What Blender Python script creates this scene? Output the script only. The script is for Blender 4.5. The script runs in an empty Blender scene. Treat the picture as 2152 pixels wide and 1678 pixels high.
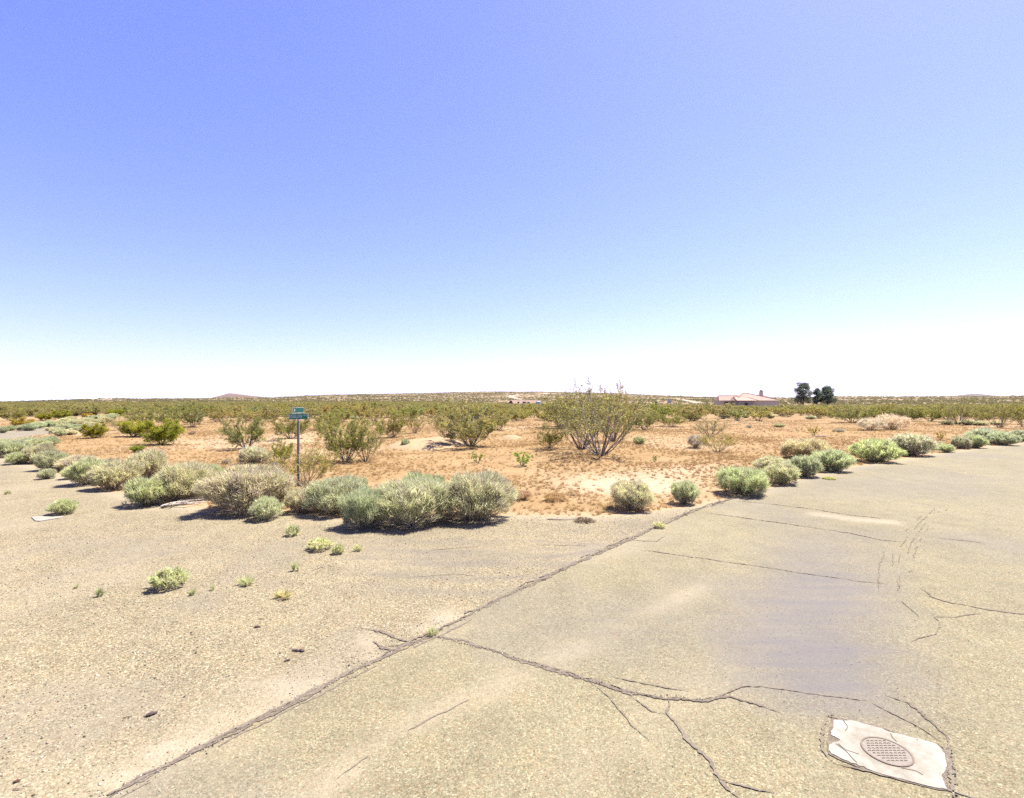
import bpy, math, random
import numpy as np
from math import radians

# ------------------------------------------------------------------ camera, sky, sun, exposure
sc = bpy.context.scene
C = sc.collection
CAM_H = 2.5
FPX = 1076.0            # focal length in pixels of the 2152 px wide photograph
cam_d = bpy.data.cameras.new('camera'); cam_d.sensor_width = 36.0; cam_d.lens = 18.0
cam_d.clip_start = 0.05; cam_d.clip_end = 60000
cam = bpy.data.objects.new('camera', cam_d); C.objects.link(cam)
cam.location = (0, 0, CAM_H); cam.rotation_euler = (radians(90), 0, 0)
sc.camera = cam

SUN_EL, SUN_AZ = 64.0, 56.0      # azimuth clockwise from +Y
world = bpy.data.worlds.new('World'); sc.world = world; world.use_nodes = True
wn = world.node_tree.nodes; wl = world.node_tree.links
for n in list(wn): wn.remove(n)
sky = wn.new('ShaderNodeTexSky'); sky.sky_type = 'NISHITA'; sky.sun_disc = False
sky.sun_elevation = radians(SUN_EL); sky.sun_rotation = radians(SUN_AZ)
sky.altitude = 800; sky.air_density = 1.0; sky.dust_density = 1.2; sky.ozone_density = 2.2
bg = wn.new('ShaderNodeBackground'); bg.inputs['Strength'].default_value = 0.072
wo = wn.new('ShaderNodeOutputWorld')
tint = wn.new('ShaderNodeMixRGB'); tint.blend_type = 'MULTIPLY'; tint.inputs[0].default_value = 1.0
tint.inputs[2].default_value = (0.83, 0.725, 1.20, 1)
wl.new(sky.outputs[0], tint.inputs[1]); wl.new(tint.outputs[0], bg.inputs['Color']); wl.new(bg.outputs[0], wo.inputs['Surface'])

sun_d = bpy.data.lights.new('sun', 'SUN'); sun_d.energy = 4.6; sun_d.angle = radians(0.53); sun_d.color = (1.0, 0.95, 0.86)
sun = bpy.data.objects.new('sun', sun_d); C.objects.link(sun)
sun.rotation_euler = (radians(90 - SUN_EL), 0, radians(180 - SUN_AZ))
sc.view_settings.view_transform = 'Standard'; sc.view_settings.look = 'None'
sc.view_settings.exposure = 1.85; sc.view_settings.gamma = 1.0
try: sc.view_settings.use_curve_mapping = False
except Exception: pass
sc.cycles.use_denoising = False
sc.cycles.max_bounces = 7; sc.cycles.diffuse_bounces = 5; sc.cycles.transmission_bounces = 3
sc.cycles.volume_bounces = 0; sc.cycles.transparent_max_bounces = 8

# ------------------------------------------------------------------ helpers
rng = np.random.default_rng(11)
random.seed(5)

def hash01(ix, iy, s=0):
    v = np.sin(ix * 127.1 + iy * 311.7 + s * 74.7) * 43758.5453
    return v - np.floor(v)
def vnoise(x, y, s=0):
    x = np.asarray(x, float); y = np.asarray(y, float)
    ix = np.floor(x); iy = np.floor(y); fx = x - ix; fy = y - iy
    fx = fx * fx * (3 - 2 * fx); fy = fy * fy * (3 - 2 * fy)
    a = hash01(ix, iy, s); b = hash01(ix + 1, iy, s); c = hash01(ix, iy + 1, s); d = hash01(ix + 1, iy + 1, s)
    return (a * (1 - fx) + b * fx) * (1 - fy) + (c * (1 - fx) + d * fx) * fy
def fbm(x, y, s=0, o=4):
    t = 0; a = .5
    for k in range(o):
        t = t + a * vnoise(np.asarray(x) * 2 ** k, np.asarray(y) * 2 ** k, s + k * 13); a *= .5
    return t / (1 - .5 ** o)

def tag(o, label=None, cat=None, group=None, kind=None):
    if label: o['label'] = label
    if cat: o['category'] = cat
    if group: o['group'] = group
    if kind: o['kind'] = kind
    return o
def link(name, data, parent=None, loc=None):
    o = bpy.data.objects.new(name, data); C.objects.link(o)
    if parent: o.parent = parent
    if loc is not None: o.location = loc
    return o
def empty(name, loc=(0, 0, 0), rz=0):
    o = bpy.data.objects.new(name, None); C.objects.link(o); o.location = loc; o.rotation_euler = (0, 0, rz)
    o.empty_display_size = .2
    return o

def np_mesh(name, V, F, mats, col=None, attrs=None, smooth=False):
    """V (n,3), F (m,k) with k = 3 or 4"""
    V = np.ascontiguousarray(V, dtype=np.float32); F = np.ascontiguousarray(F, dtype=np.int32)
    m = bpy.data.meshes.new(name); k = F.shape[1]
    m.vertices.add(len(V)); m.vertices.foreach_set('co', V.ravel())
    m.loops.add(F.size); m.loops.foreach_set('vertex_index', F.ravel())
    m.polygons.add(len(F)); m.polygons.foreach_set('loop_start', np.arange(0, F.size, k, dtype=np.int32))
    m.polygons.foreach_set('loop_total', np.full(len(F), k, dtype=np.int32))
    if smooth: m.polygons.foreach_set('use_smooth', np.ones(len(F), dtype=bool))
    m.update(calc_edges=True)
    if col is not None:
        a = m.attributes.new('Col', 'FLOAT_COLOR', 'POINT')
        c4 = np.ones((len(V), 4), dtype=np.float32); c4[:, :3] = col
        a.data.foreach_set('color', c4.ravel())
    for an, av in (attrs or {}).items():
        a = m.attributes.new(an, 'FLOAT', 'POINT'); a.data.foreach_set('value', np.ascontiguousarray(av, dtype=np.float32))
    for mt in (mats if isinstance(mats, (list, tuple)) else [mats]): m.materials.append(mt)
    return m

class Soup:
    """triangle soup with a colour per vertex"""
    def __init__(s): s.P = []; s.K = []
    def tris(s, P, col):                 # P (n,3,3), col (n,3,3) or (n,3) or (3,)
        P = np.asarray(P, float).reshape(-1, 3, 3); n = len(P); col = np.asarray(col, float)
        if col.ndim == 1: col = np.broadcast_to(col, (n, 3, 3))
        elif col.ndim == 2: col = np.broadcast_to(col[:, None, :], (n, 3, 3))
        s.P.append(P); s.K.append(np.array(col))
    def tubes(s, A, B, ra, rb, col, sides=3):
        A = np.asarray(A, float).reshape(-1, 3); B = np.asarray(B, float).reshape(-1, 3); n = len(A)
        ra = np.broadcast_to(np.asarray(ra, float), (n,)); rb = np.broadcast_to(np.asarray(rb, float), (n,))
        d = B - A; d /= np.linalg.norm(d, axis=1, keepdims=True) + 1e-9
        u = np.cross(d, [0.31, 0.17, 0.93]); u /= np.linalg.norm(u, axis=1, keepdims=True) + 1e-9; v = np.cross(d, u)
        col = np.asarray(col, float)
        if col.ndim == 1: col = np.broadcast_to(col, (n, 3))
        for k in range(sides):
            a0 = 2 * math.pi * k / sides; a1 = 2 * math.pi * (k + 1) / sides
            o0 = u * math.cos(a0) + v * math.sin(a0); o1 = u * math.cos(a1) + v * math.sin(a1)
            p00 = A + o0 * ra[:, None]; p01 = A + o1 * ra[:, None]; p10 = B + o0 * rb[:, None]; p11 = B + o1 * rb[:, None]
            s.tris(np.stack([p00, p01, p11], 1), col); s.tris(np.stack([p00, p11, p10], 1), col)
    def mesh(s, name, mat):
        P = np.concatenate(s.P); K = np.concatenate(s.K); n = len(P)
        return np_mesh(name, P.reshape(-1, 3), np.arange(n * 3).reshape(-1, 3), mat, K.reshape(-1, 3))

def unit(v): return v / (np.linalg.norm(v, axis=-1, keepdims=True) + 1e-9)

def box(V, F, x0, x1, y0, y1, z0, z1):
    b = len(V)
    V += [(x0, y0, z0), (x1, y0, z0), (x1, y1, z0), (x0, y1, z0), (x0, y0, z1), (x1, y0, z1), (x1, y1, z1), (x0, y1, z1)]
    F += [(b, b + 3, b + 2, b + 1), (b + 4, b + 5, b + 6, b + 7), (b, b + 1, b + 5, b + 4), (b + 1, b + 2, b + 6, b + 5), (b + 2, b + 3, b + 7, b + 6), (b + 3, b, b + 4, b + 7)]
def pymesh(name, V, F, mat, bevel=0):
    m = bpy.data.meshes.new(name); m.from_pydata(V, [], F); m.update(); m.materials.append(mat)
    return m

# ------------------------------------------------------------------ materials
class N:
    def __init__(s, name):
        s.m = bpy.data.materials.new(name); s.m.use_nodes = True; s.t = s.m.node_tree
        for n in list(s.t.nodes): s.t.nodes.remove(n)
        s.out = s.t.nodes.new('ShaderNodeOutputMaterial')
    def n(s, typ, **kw):
        n = s.t.nodes.new(typ)
        for k, v in kw.items(): setattr(n, k, v)
        return n
    def l(s, a, b): s.t.links.new(a, b)
    def coord(s, obj=True):
        return s.n('ShaderNodeTexCoord').outputs['Object']
    def noise(s, scale, detail=4, rough=.55, vec=None, dim='3D', dist=0):
        n = s.n('ShaderNodeTexNoise'); n.inputs['Scale'].default_value = scale; n.inputs['Detail'].default_value = detail
        n.inputs['Roughness'].default_value = rough; n.inputs['Distortion'].default_value = dist
        if vec is not None: s.l(vec, n.inputs['Vector'])
        return n.outputs['Fac']
    def vor(s, scale, vec=None, out='Color', feature='F1'):
        n = s.n('ShaderNodeTexVoronoi'); n.feature = feature; n.inputs['Scale'].default_value = scale
        if vec is not None: s.l(vec, n.inputs['Vector'])
        return n.outputs[out]
    def ramp(s, fac, stops, interp='LINEAR'):
        n = s.n('ShaderNodeValToRGB'); n.color_ramp.interpolation = interp
        e = n.color_ramp.elements
        while len(e) < len(stops): e.new(0.5)
        for i, (p, c) in enumerate(stops):
            e[i].position = p; e[i].color = (c, c, c, 1) if isinstance(c, (int, float)) else (*c, 1)
        s.l(fac, n.inputs[0]); return n.outputs[0]
    def mix(s, fac, a, b, mode='MIX'):
        n = s.n('ShaderNodeMixRGB'); n.blend_type = mode
        for i, v in ((0, fac), (1, a), (2, b)):
            if isinstance(v, (int, float)): n.inputs[i].default_value = v if i == 0 else (v, v, v, 1)
            elif isinstance(v, tuple): n.inputs[i].default_value = (*v, 1)
            else: s.l(v, n.inputs[i])
        return n.outputs[0]
    def math(s, op, a, b=0.0, clamp=False):
        n = s.n('ShaderNodeMath', operation=op); n.use_clamp = clamp
        for i, v in ((0, a), (1, b)):
            if isinstance(v, (int, float)): n.inputs[i].default_value = v
            else: s.l(v, n.inputs[i])
        return n.outputs[0]
    def attr(s, name, out='Color'):
        n = s.n('ShaderNodeAttribute', attribute_name=name); return n.outputs[out]
    def mapv(s, vec, scale=(1, 1, 1), rot=(0, 0, 0)):
        n = s.n('ShaderNodeMapping'); n.inputs['Scale'].default_value = scale; n.inputs['Rotation'].default_value = rot
        s.l(vec, n.inputs['Vector']); return n.outputs[0]
    def bsdf(s, col, rough=.9, bump=None, bstr=.3, bdist=.01, spec=.2, metal=0):
        b = s.n('ShaderNodeBsdfPrincipled')
        if isinstance(col, tuple): b.inputs['Base Color'].default_value = (*col, 1)
        else: s.l(col, b.inputs['Base Color'])
        b.inputs['Roughness'].default_value = rough; b.inputs['Specular IOR Level'].default_value = spec; b.inputs['Metallic'].default_value = metal
        if bump is not None:
            bp = s.n('ShaderNodeBump'); bp.inputs['Strength'].default_value = bstr; bp.inputs['Distance'].default_value = bdist
            s.l(bump, bp.inputs['Height']); s.l(bp.outputs[0], b.inputs['Normal'])
        s.l(b.outputs[0], s.out.inputs['Surface']); return s.m

def foliage_mat(name, trans=.35, var=.12):
    m = N(name); oi = m.n('ShaderNodeObjectInfo')
    c = m.mix(1.0, m.attr('Col'), oi.outputs['Color'], 'MULTIPLY')
    hs = m.n('ShaderNodeHueSaturation'); m.l(c, hs.inputs['Color'])
    v = m.math('MULTIPLY_ADD', oi.outputs['Random'], var * 2); v.node.inputs[2].default_value = 1 - var; m.l(v, hs.inputs['Value'])
    h = m.math('MULTIPLY_ADD', oi.outputs['Random'], -.02); h.node.inputs[2].default_value = .51; m.l(h, hs.inputs['Hue'])
    d = m.n('ShaderNodeBsdfDiffuse'); t = m.n('ShaderNodeBsdfTranslucent'); x = m.n('ShaderNodeMixShader')
    x.inputs[0].default_value = trans
    m.l(hs.outputs[0], d.inputs[0]); m.l(hs.outputs[0], t.inputs[0]); m.l(d.outputs[0], x.inputs[1]); m.l(t.outputs[0], x.inputs[2])
    m.l(x.outputs[0], m.out.inputs['Surface']); return m.m
M_leaf = foliage_mat('foliage', .48)
M_wood = foliage_mat('woody_stems', .0)
M_grass = foliage_mat('dry_grass', .3, .2)
M_pebble = foliage_mat('pebble', .0, .35)

def aggregate(m, v, sa, sb, ct):
    """speckle of mixed stones seen in weathered chip-seal"""
    warp = m.mix(.012, v, m.n('ShaderNodeTexNoise').outputs['Color'], 'ADD')
    c1 = m.vor(sa, warp); c2 = m.vor(sb, warp)
    s1 = m.n('ShaderNodeSeparateColor'); m.l(c1, s1.inputs[0]); s2 = m.n('ShaderNodeSeparateColor'); m.l(c2, s2.inputs[0])
    base = (.152, .135, .090)
    st = [(p_, tuple(b_ + (c_ - b_) * ct for b_, c_ in zip(base, q_))) for p_, q_ in [(0, (.02, .016, .012)), (.05, (.05, .04, .026)), (.16, (.098, .083, .054)), (.45, (.138, .122, .080)), (.75, (.168, .150, .104)), (.92, (.235, .218, .165)), (1, (.36, .35, .29))]]
    a = m.ramp(s1.outputs[0], st); b = m.ramp(s2.outputs[1], st)
    s3 = m.n('ShaderNodeSeparateColor'); m.l(m.vor(sa * .6, warp), s3.inputs[0]); c = m.ramp(s3.outputs[0], [(0, 1 - .34 * ct), (.2, .95), (.8, 1.03), (1, 1 + .2 * ct)])
    hue = m.ramp(s3.outputs[2], [(0, (1.06, .95, .9)), (.5, (1, 1, 1)), (1, (.95, 1.03, .98))])
    return m.mix(1.0, m.mix(1.0, m.mix(.35, a, b), c, 'MULTIPLY'), hue, 'MULTIPLY'), s1, s2
# asphalt
def pavement(name, base_mul, sa, sb, ct, wear_smear_c=(.103, .094, .092)):
    m = N(name); v = m.coord()
    agg, s1, s2 = aggregate(m, v, sa, sb, ct)
    big = m.noise(.35, 5, .6, v); mid = m.noise(2.2, 5, .65, v); fine = m.noise(26, 4, .7, v)
    col = m.mix(1.0, agg, m.ramp(big, [(.3, tuple(x * .90 for x in base_mul)), (.7, tuple(x * 1.06 for x in base_mul))]), 'MULTIPLY')
    col = m.mix(1.0, col, m.ramp(mid, [(.25, (.84, .83, .82)), (.5, (1, 1, 1)), (.75, (1.12, 1.08, 1.0))]), 'MULTIPLY')
    col = m.mix(1.0, col, m.ramp(fine, [(.25, .8), (.6, 1.08)]), 'MULTIPLY')
    # wheel-worn streaks along the road
    st = m.noise(1.0, 5, .6, m.mapv(v, (2.6, .16, 1), (0, 0, radians(40))))
    col = m.mix(m.math('MULTIPLY', m.ramp(st, [(.45, 0.0), (.75, 1.0)]), .3), col, (.172, .153, .108))
    # blown sand, worn patches, a painted stitching smear and fine dirt, shaped by vertex fields
    sand = m.math('MULTIPLY', m.attr('sand', 'Fac'), m.ramp(m.noise(9, 5, .7, v), [(.25, .45), (.6, 1.25)]), True)
    sandc = m.ramp(m.noise(60, 3, .6, v), [(.3, (.205, .168, .108)), (.7, (.25, .215, .15))])
    keep = m.ramp(s1.outputs[1], [(.0, 1.0), (.78, 1.0), (.86, .2)])
    col = m.mix(m.math('MULTIPLY', sand, keep), col, sandc)
    wear = m.math('MULTIPLY', m.attr('worn_smear', 'Fac'), m.ramp(m.noise(1.2, 5, .6, m.mapv(v, (.5, 5, 1), (0, 0, radians(8)))), [(.3, .62), (.7, 1.1)]), True)
    col = m.mix(m.math('MULTIPLY', wear, .85), col, wear_smear_c)
    h = m.mix(.5, m.vor(sa, v, 'Distance'), m.vor(sb, v, 'Distance'))
    return m.bsdf(col, .92, h, .55, .006, .15)
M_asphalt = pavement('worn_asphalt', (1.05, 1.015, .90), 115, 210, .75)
M_lot = pavement('gravelly_asphalt', (1.15, 1.07, .94), 100, 180, 1.15, (.112, .098, .078))

# desert soil
m = N('desert_soil'); v = m.coord()
big = m.noise(.09, 5, .6, v); mid = m.noise(.9, 6, .65, v); fine = m.noise(14, 5, .7, v)
col = m.ramp(mid, [(.25, (.163, .100, .046)), (.45, (.200, .131, .062)), (.62, (.222, .153, .077)), (.8, (.245, .18, .102))])
col = m.mix(m.ramp(big, [(.5, 0.0), (.7, .5)]), col, (.25, .17, .095))
col = m.mix(1.0, col, m.ramp(fine, [(.3, (.78, .75, .72)), (.52, (1, 1, 1)), (.75, (1.12, 1.10, 1.05))]), 'MULTIPLY')
sand = m.math('MULTIPLY', m.attr('sand', 'Fac'), m.ramp(m.noise(3.5, 5, .7, v), [(.3, .35), (.55, 1.2)]), True)
col = m.mix(sand, col, m.ramp(fine, [(.3, (.26, .19, .12)), (.7, (.34, .27, .185))]))
far = m.attr('far', 'Fac')
farc = m.ramp(m.noise(.02, 5, .6, v), [(.35, (.15, .11, .062)), (.65, (.21, .155, .095))])
col = m.mix(far, col, farc)
M_soil = m.bsdf(col, 1.0, m.noise(30, 4, .7, v), .6, .03, .05)
m = N('pale_sand'); v = m.coord()
M_sand = m.bsdf(m.ramp(m.noise(5, 6, .7, v), [(.3, (.225, .150, .082)), (.6, (.27, .20, .122))]), 1, m.noise(40, 4, .7, v), .5, .02, .05)

m = N('crack_filler'); v = m.coord()
M_crack = m.bsdf(m.ramp(m.noise(45, 4, .7, v), [(.3, (.066, .053, .042)), (.5, (.115, .093, .072)), (.7, (.17, .142, .105))]), 1, m.noise(80, 3, .7, v), .6, .01, .05)
m = N('crack_fine'); v = m.coord()
M_crackf = m.bsdf(m.ramp(m.noise(30, 4, .7, v), [(.3, (.085, .067, .052)), (.7, (.165, .14, .105))]), 1, None, spec=.05)
m = N('concrete'); v = m.coord()
conc = m.mix(1.0, m.ramp(m.noise(9, 6, .7, v), [(.3, (.150, .135, .103)), (.55, (.232, .220, .182))]), m.ramp(m.noise(120, 3, .8, v), [(.3, .8), (.5, 1.03)]), 'MULTIPLY')
vd = m.n('ShaderNodeVectorMath', operation='DISTANCE'); m.l(v, vd.inputs[0]); CONC_C = vd
stain = m.math('MULTIPLY', m.ramp(vd.outputs['Value'], [(.12, 1.0), (.32, 0.0)]), m.ramp(m.noise(22, 6, .75, v), [(.35, .15), (.6, .95)]))
conc = m.mix(stain, conc, (.150, .122, .085))
M_conc = m.bsdf(conc, .9, m.noise(60, 4, .7, v), .35, .006)
m = N('cast_iron'); v = m.coord()
M_iron = m.bsdf(m.ramp(m.noise(40, 5, .7, v), [(.3, (.125, .100, .078)), (.6, (.165, .140, .112)), (.8, (.20, .18, .145))]), .75, m.noise(120, 3, .6, v), .3, .004, .3)
m = N('cast_iron_dark'); v = m.coord()
M_iron2 = m.bsdf(m.ramp(m.noise(40, 5, .7, v), [(.3, (.095, .072, .055)), (.7, (.14, .11, .085))]), .8, None, spec=.3)
def plain(name, col, rough=.7, var=.12, scale=8, metal=0, spec=.3):
    col = tuple(x * .58 for x in col)
    m = N(name); v = m.coord()
    a = tuple(x * (1 - var) for x in col); b = tuple(min(1, x * (1 + var)) for x in col)
    return m.bsdf(m.ramp(m.noise(scale, 5, .6, v), [(.3, a), (.7, b)]), rough, m.noise(scale * 6, 3, .6, v), .1, .005, spec, metal)
M_post = plain('weathered_post', (.24, .235, .25), .6, .25, 12)
M_green = plain('sign_green', (.03, .27, .15), .45, .18, 14)
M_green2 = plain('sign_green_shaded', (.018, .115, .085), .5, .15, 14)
M_white = plain('sign_white', (.72, .76, .72), .5, .08)
M_faded = plain('faded_lettering', (.85, .95, .88), .6, .12, 30)
M_galv = plain('galvanised_bracket', (.60, .64, .60), .4, .1, 12, .4)
M_stucco = plain('tan_stucco', (.44, .38, .31), .9, .06, 1)
M_stucco2 = plain('grey_stucco', (.85, .70, .50), .9, .06, 1)
M_roofA = plain('brown_shingle', (.33, .22, .165), .9, .12, .8)
M_roofB = plain('terracotta_tile', (.44, .295, .23), .9, .12, .9)
M_ridge = plain('dark_ridge', (.34, .17, .13), .9, .1, 1)
M_dark = plain('dark_glass', (.03, .03, .035), .2, .1, 1)
M_black = plain('black_plastic', (.018, .016, .02), .6, .2, 3)
M_tank = plain('pale_blue_paint', (.42, .56, .60), .6, .08, 1)
M_lumber = plain('bleached_board', (.62, .55, .46), .9, .15, 4)
M_hill = plain('far_red_hill', (.19, .125, .095), 1, .15, .01)
M_hill2 = plain('far_brown_hill', (.15, .115, .10), 1, .15, .01)
M_mount = plain('hazed_far_rock', (.62, .66, .80), 1, .2, .001)  # pale blue fading of distant haze painted into the rock colour
M_track = plain('dirt_track', (.42, .34, .24), 1, .1, .3)

# ------------------------------------------------------------------ terrain
SKY = [(-3000, 838, 700), (-600, 842, 640), (0, 843, 600), (100, 840.5, 620), (250, 837, 700), (440, 836.5, 800), (560, 835, 900), (700, 830, 1100),
       (850, 827, 1200), (940, 825, 1300), (1060, 823, 1300), (1150, 823.5, 1300), (1300, 827, 1200), (1400, 831, 1000), (1500, 833.5, 900),
       (1640, 834, 800), (1760, 833.5, 700), (1900, 832.5, 700), (2152, 832, 800), (3500, 832, 800)]
TH = np.array([math.atan((p - 1076) / FPX) for p, _, _ in SKY])
S_TAN = np.array([(839 - y) / FPX * math.cos(t) for (p, y, d), t in zip(SKY, TH)])
S_D = np.array([d / math.cos(t) if abs(t) < .9 else d for (p, y, d), t in zip(SKY, TH)])

PX = lambda p, d: (p - 1076) / FPX * d
def flat(px, py):
    Y = CAM_H * FPX / (py - 839.0); return ((px - 1076) / FPX * Y, Y)

# paved outlines in world metres, taken from the edges one sees
EDGE_PX = [(1540, 1046), (1600, 1032), (1700, 1003), (1790, 983), (1900, 966), (2000, 950), (2152, 931)]
FIELD_PX = [(1540, 1046), (1480, 1060), (1400, 1073), (1290, 1086), (1180, 1088), (1085, 1084), (1000, 1086), (900, 1092), (740, 1096), (640, 1080), (540, 1076), (440, 1072),
            (350, 1058), (280, 1046), (210, 1030), (150, 1010), (95, 988), (40, 972), (0, 962), (-140, 942)]
CRACKA = [(230, 1678), (330, 1622), (450, 1562), (560, 1507), (660, 1457), (745, 1412), (830, 1370), (905, 1336), (985, 1294), (1080, 1246), (1150, 1213),
          (1230, 1176), (1310, 1140), (1385, 1106), (1460, 1073), (1540, 1048)]
asph = [(-9, -9)] + [(-5.2, -.5)] + [flat(*p) for p in CRACKA] + [flat(*p) for p in EDGE_PX[1:]] + [(44, 37), (70, 50), (78, 38), (52, 24), (34, 12), (24, 2), (16, -12), (10, -24), (-20, -24)]
lot = [(-9, -9)] + [(-5.2, -.5)] + [flat(*p) for p in CRACKA] + [flat(*p) for p in FIELD_PX[1:]] + [(-52, 33), (-60, 22), (-46, 4), (-36, -10), (-20, -24)]
side = [flat(*p) for p in [(-90, 936), (0, 927), (60, 918), (105, 912), (150, 905), (190, 896), (170, 890), (110, 893), (60, 902), (0, 908), (-90, 915)]]
ASPH = np.array(asph); LOT = np.array(lot); SIDE = np.array(side)

def densify(P, step=.25, amp=.06, seed=0):
    out = []
    for i in range(len(P)):
        a = P[i]; b = P[(i + 1) % len(P)]; L = np.linalg.norm(b - a); n = max(1, int(L / step))
        n = min(n, 120)
        for k in range(n): out.append(a + (b - a) * k / n)
    out = np.array(out)
    nx = (fbm(out[:, 0] * 1.3, out[:, 1] * 1.3, seed) - .5) * 2; ny = (fbm(out[:, 0] * 1.3 + 50, out[:, 1] * 1.3, seed) - .5) * 2
    return out + np.stack([nx, ny], 1) * amp
def inside(P, x, y):
    c = np.zeros(x.shape, bool); n = len(P); j = n - 1
    for i in range(n):
        xi, yi = P[i]; xj, yj = P[j]
        if yi != yj:
            hit = ((yi > y) != (yj > y)) & (x < (xj - xi) * (y - yi) / (yj - yi) + xi); c ^= hit
        j = i
    return c
def near_seg(P, x, y, closed=True):
    """nearest point on the outline"""
    bd = np.full(x.shape, 1e18); bx = np.zeros(x.shape); by = np.zeros(x.shape)
    n = len(P)
    for i in range(n if closed else n - 1):
        a = P[i]; b = P[(i + 1) % n]; d = b - a; L2 = d @ d + 1e-12
        t = np.clip(((x - a[0]) * d[0] + (y - a[1]) * d[1]) / L2, 0, 1)
        qx = a[0] + t * d[0]; qy = a[1] + t * d[1]; dd = (x - qx) ** 2 + (y - qy) ** 2
        k = dd < bd; bd = np.where(k, dd, bd); bx = np.where(k, qx, bx); by = np.where(k, qy, by)
    return np.sqrt(bd), bx, by
PAVED = [ASPH, LOT, SIDE]
def paved_dist(x, y):
    d = np.full(x.shape, 1e9)
    for P in PAVED:
        dd, _, _ = near_seg(P, x, y); dd = np.where(inside(P, x, y), 0, dd); d = np.minimum(d, dd)
    return d
def relief(x, y):
    x = np.asarray(x, float); y = np.asarray(y, float)
    r = np.hypot(x, y); th = np.arctan2(x, y)
    st = np.interp(th, TH, S_TAN); D = np.interp(th, TH, S_D)
    zr = (CAM_H - 1.3) + st * D
    t = np.clip((r - 260) / (D - 260), 0, 1)
    z = zr * t ** 1.5 * (1.5 - .5 * t)
    z = np.where(r > D, zr - np.clip((r - D) / 2500, 0, 1) * (zr + 30), z)
    # shallow wash that the houses stand in
    w = np.exp(-((r - 235) / 95) ** 2)
    z = z - 1.5 * w * np.exp(-((th - .42) / .34) ** 2) - 1.9 * np.exp(-((r - 300) / 70) ** 2) * np.exp(-((th - .03) / .10) ** 2)
    z = z + (fbm(x / 60, y / 60, 3) - .5) * np.clip((r - 300) / 500, 0, 1) * 5
    return z
def terrain(x, y):
    x = np.asarray(x, float); y = np.asarray(y, float)
    d = paved_dist(x, y)
    k = np.clip((d - .8) / 3.0, 0, 1)
    u = (fbm(x / 5, y / 5, 7) - .5) * .30 + (fbm(x / 1.3, y / 1.3, 8) - .5) * .07
    return relief(x, y) + k * (u + .04)
def G(px, py):
    """point of the ground seen at a pixel of the photograph"""
    x, Y = flat(px, py)
    for _ in range(6):
        z = float(terrain(np.array([(px - 1076) / FPX * Y]), np.array([Y]))[0])
        Y = .5 * Y + .5 * (CAM_H - z) * FPX / (py - 839.0)
    return (px - 1076) / FPX * Y, Y
def tz(x, y): return float(terrain(np.array([x], float), np.array([y], float))[0])

def polar(r0, r1, nr, th):
    rr = np.geomspace(r0, r1, nr); R, T = np.meshgrid(rr, th, indexing='ij')
    return R * np.sin(T), R * np.cos(T)
def grid_faces(nr, nt):
    i, j = np.meshgrid(np.arange(nr - 1), np.arange(nt - 1), indexing='ij'); a = (i * nt + j).ravel()
    return np.stack([a, a + 1, a + nt + 1, a + nt], 1)
th = np.concatenate([np.linspace(-math.pi, -.95, 60)[:-1], np.linspace(-.95, .95, 420), np.linspace(.95, math.pi, 60)[1:]])
X, Y = polar(.35, 20000, 380, th)
Z = terrain(X, Y)
pxv = np.where(Y > .1, 1076 + FPX * X / np.maximum(Y, .1), -9999); pyv = np.where(Y > .1, 839 + CAM_H * FPX / np.maximum(Y, .1), 9999)
sand = np.exp(-((pxv - 1330) / 150) ** 2 - ((pyv - 1022) / 22) ** 2) * 1.1
sand += np.exp(-((pxv - 1480) / 120) ** 2 - ((pyv - 992) / 12) ** 2) * .6
sand += np.exp(-((pxv - 470) / 60) ** 2 - ((pyv - 925) / 6) ** 2) * .2 + np.exp(-((pxv - 600) / 50) ** 2 - ((pyv - 928) / 7) ** 2) * .9
sand += .5 * np.exp(-((paved_dist(X, Y)) / .5) ** 2)
R = np.hypot(X, Y)
sand += .35 * np.clip((fbm(X / 9, Y / 9, 21) - .6) * 8, 0, 1) * (R < 400)
far = np.clip((R - 45) / 120, 0, 1) * .75 + np.clip((R - 250) / 200, 0, 1) * .25
V = np.stack([X.ravel(), Y.ravel(), Z.ravel()], 1)
gm = np_mesh('desert_ground', V, grid_faces(*X.shape)[:, ::-1], M_soil, attrs={'sand': np.clip(sand, 0, 1.3).ravel(), 'far': far.ravel()}, smooth=True)
ground = tag(link('desert_ground', gm), kind='structure')

def paved_mesh(name, P, z, mat, fields, nr=330, r0=.5, r1=110):
    t2 = np.concatenate([np.linspace(-math.pi, -.95, 70)[:-1], np.linspace(-.95, .95, 380), np.linspace(.95, math.pi, 70)[1:]])
    x, y = polar(r0, r1, nr, t2); Pd = densify(P, .3, .05, 4)
    ins = inside(Pd, x, y)
    F = grid_faces(*x.shape); fi = ins.ravel()[F]; keep = fi.sum(1) >= 2
    F = F[keep]; out = np.unique(F[(~ins.ravel()[F])]) if keep.any() else []
    xf = x.ravel().copy(); yf = y.ravel().copy()
    _, qx, qy = near_seg(Pd, xf[out], yf[out]); xf[out] = qx; yf[out] = qy
    used = np.unique(F); remap = -np.ones(len(xf), int); remap[used] = np.arange(len(used)); F = remap[F]; xf = xf[used]; yf = yf[used]
    zz = relief(xf, yf) + z
    return np_mesh(name, np.stack([xf, yf, zz], 1), F[:, ::-1], mat, attrs=fields(xf, yf), smooth=True)

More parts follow.
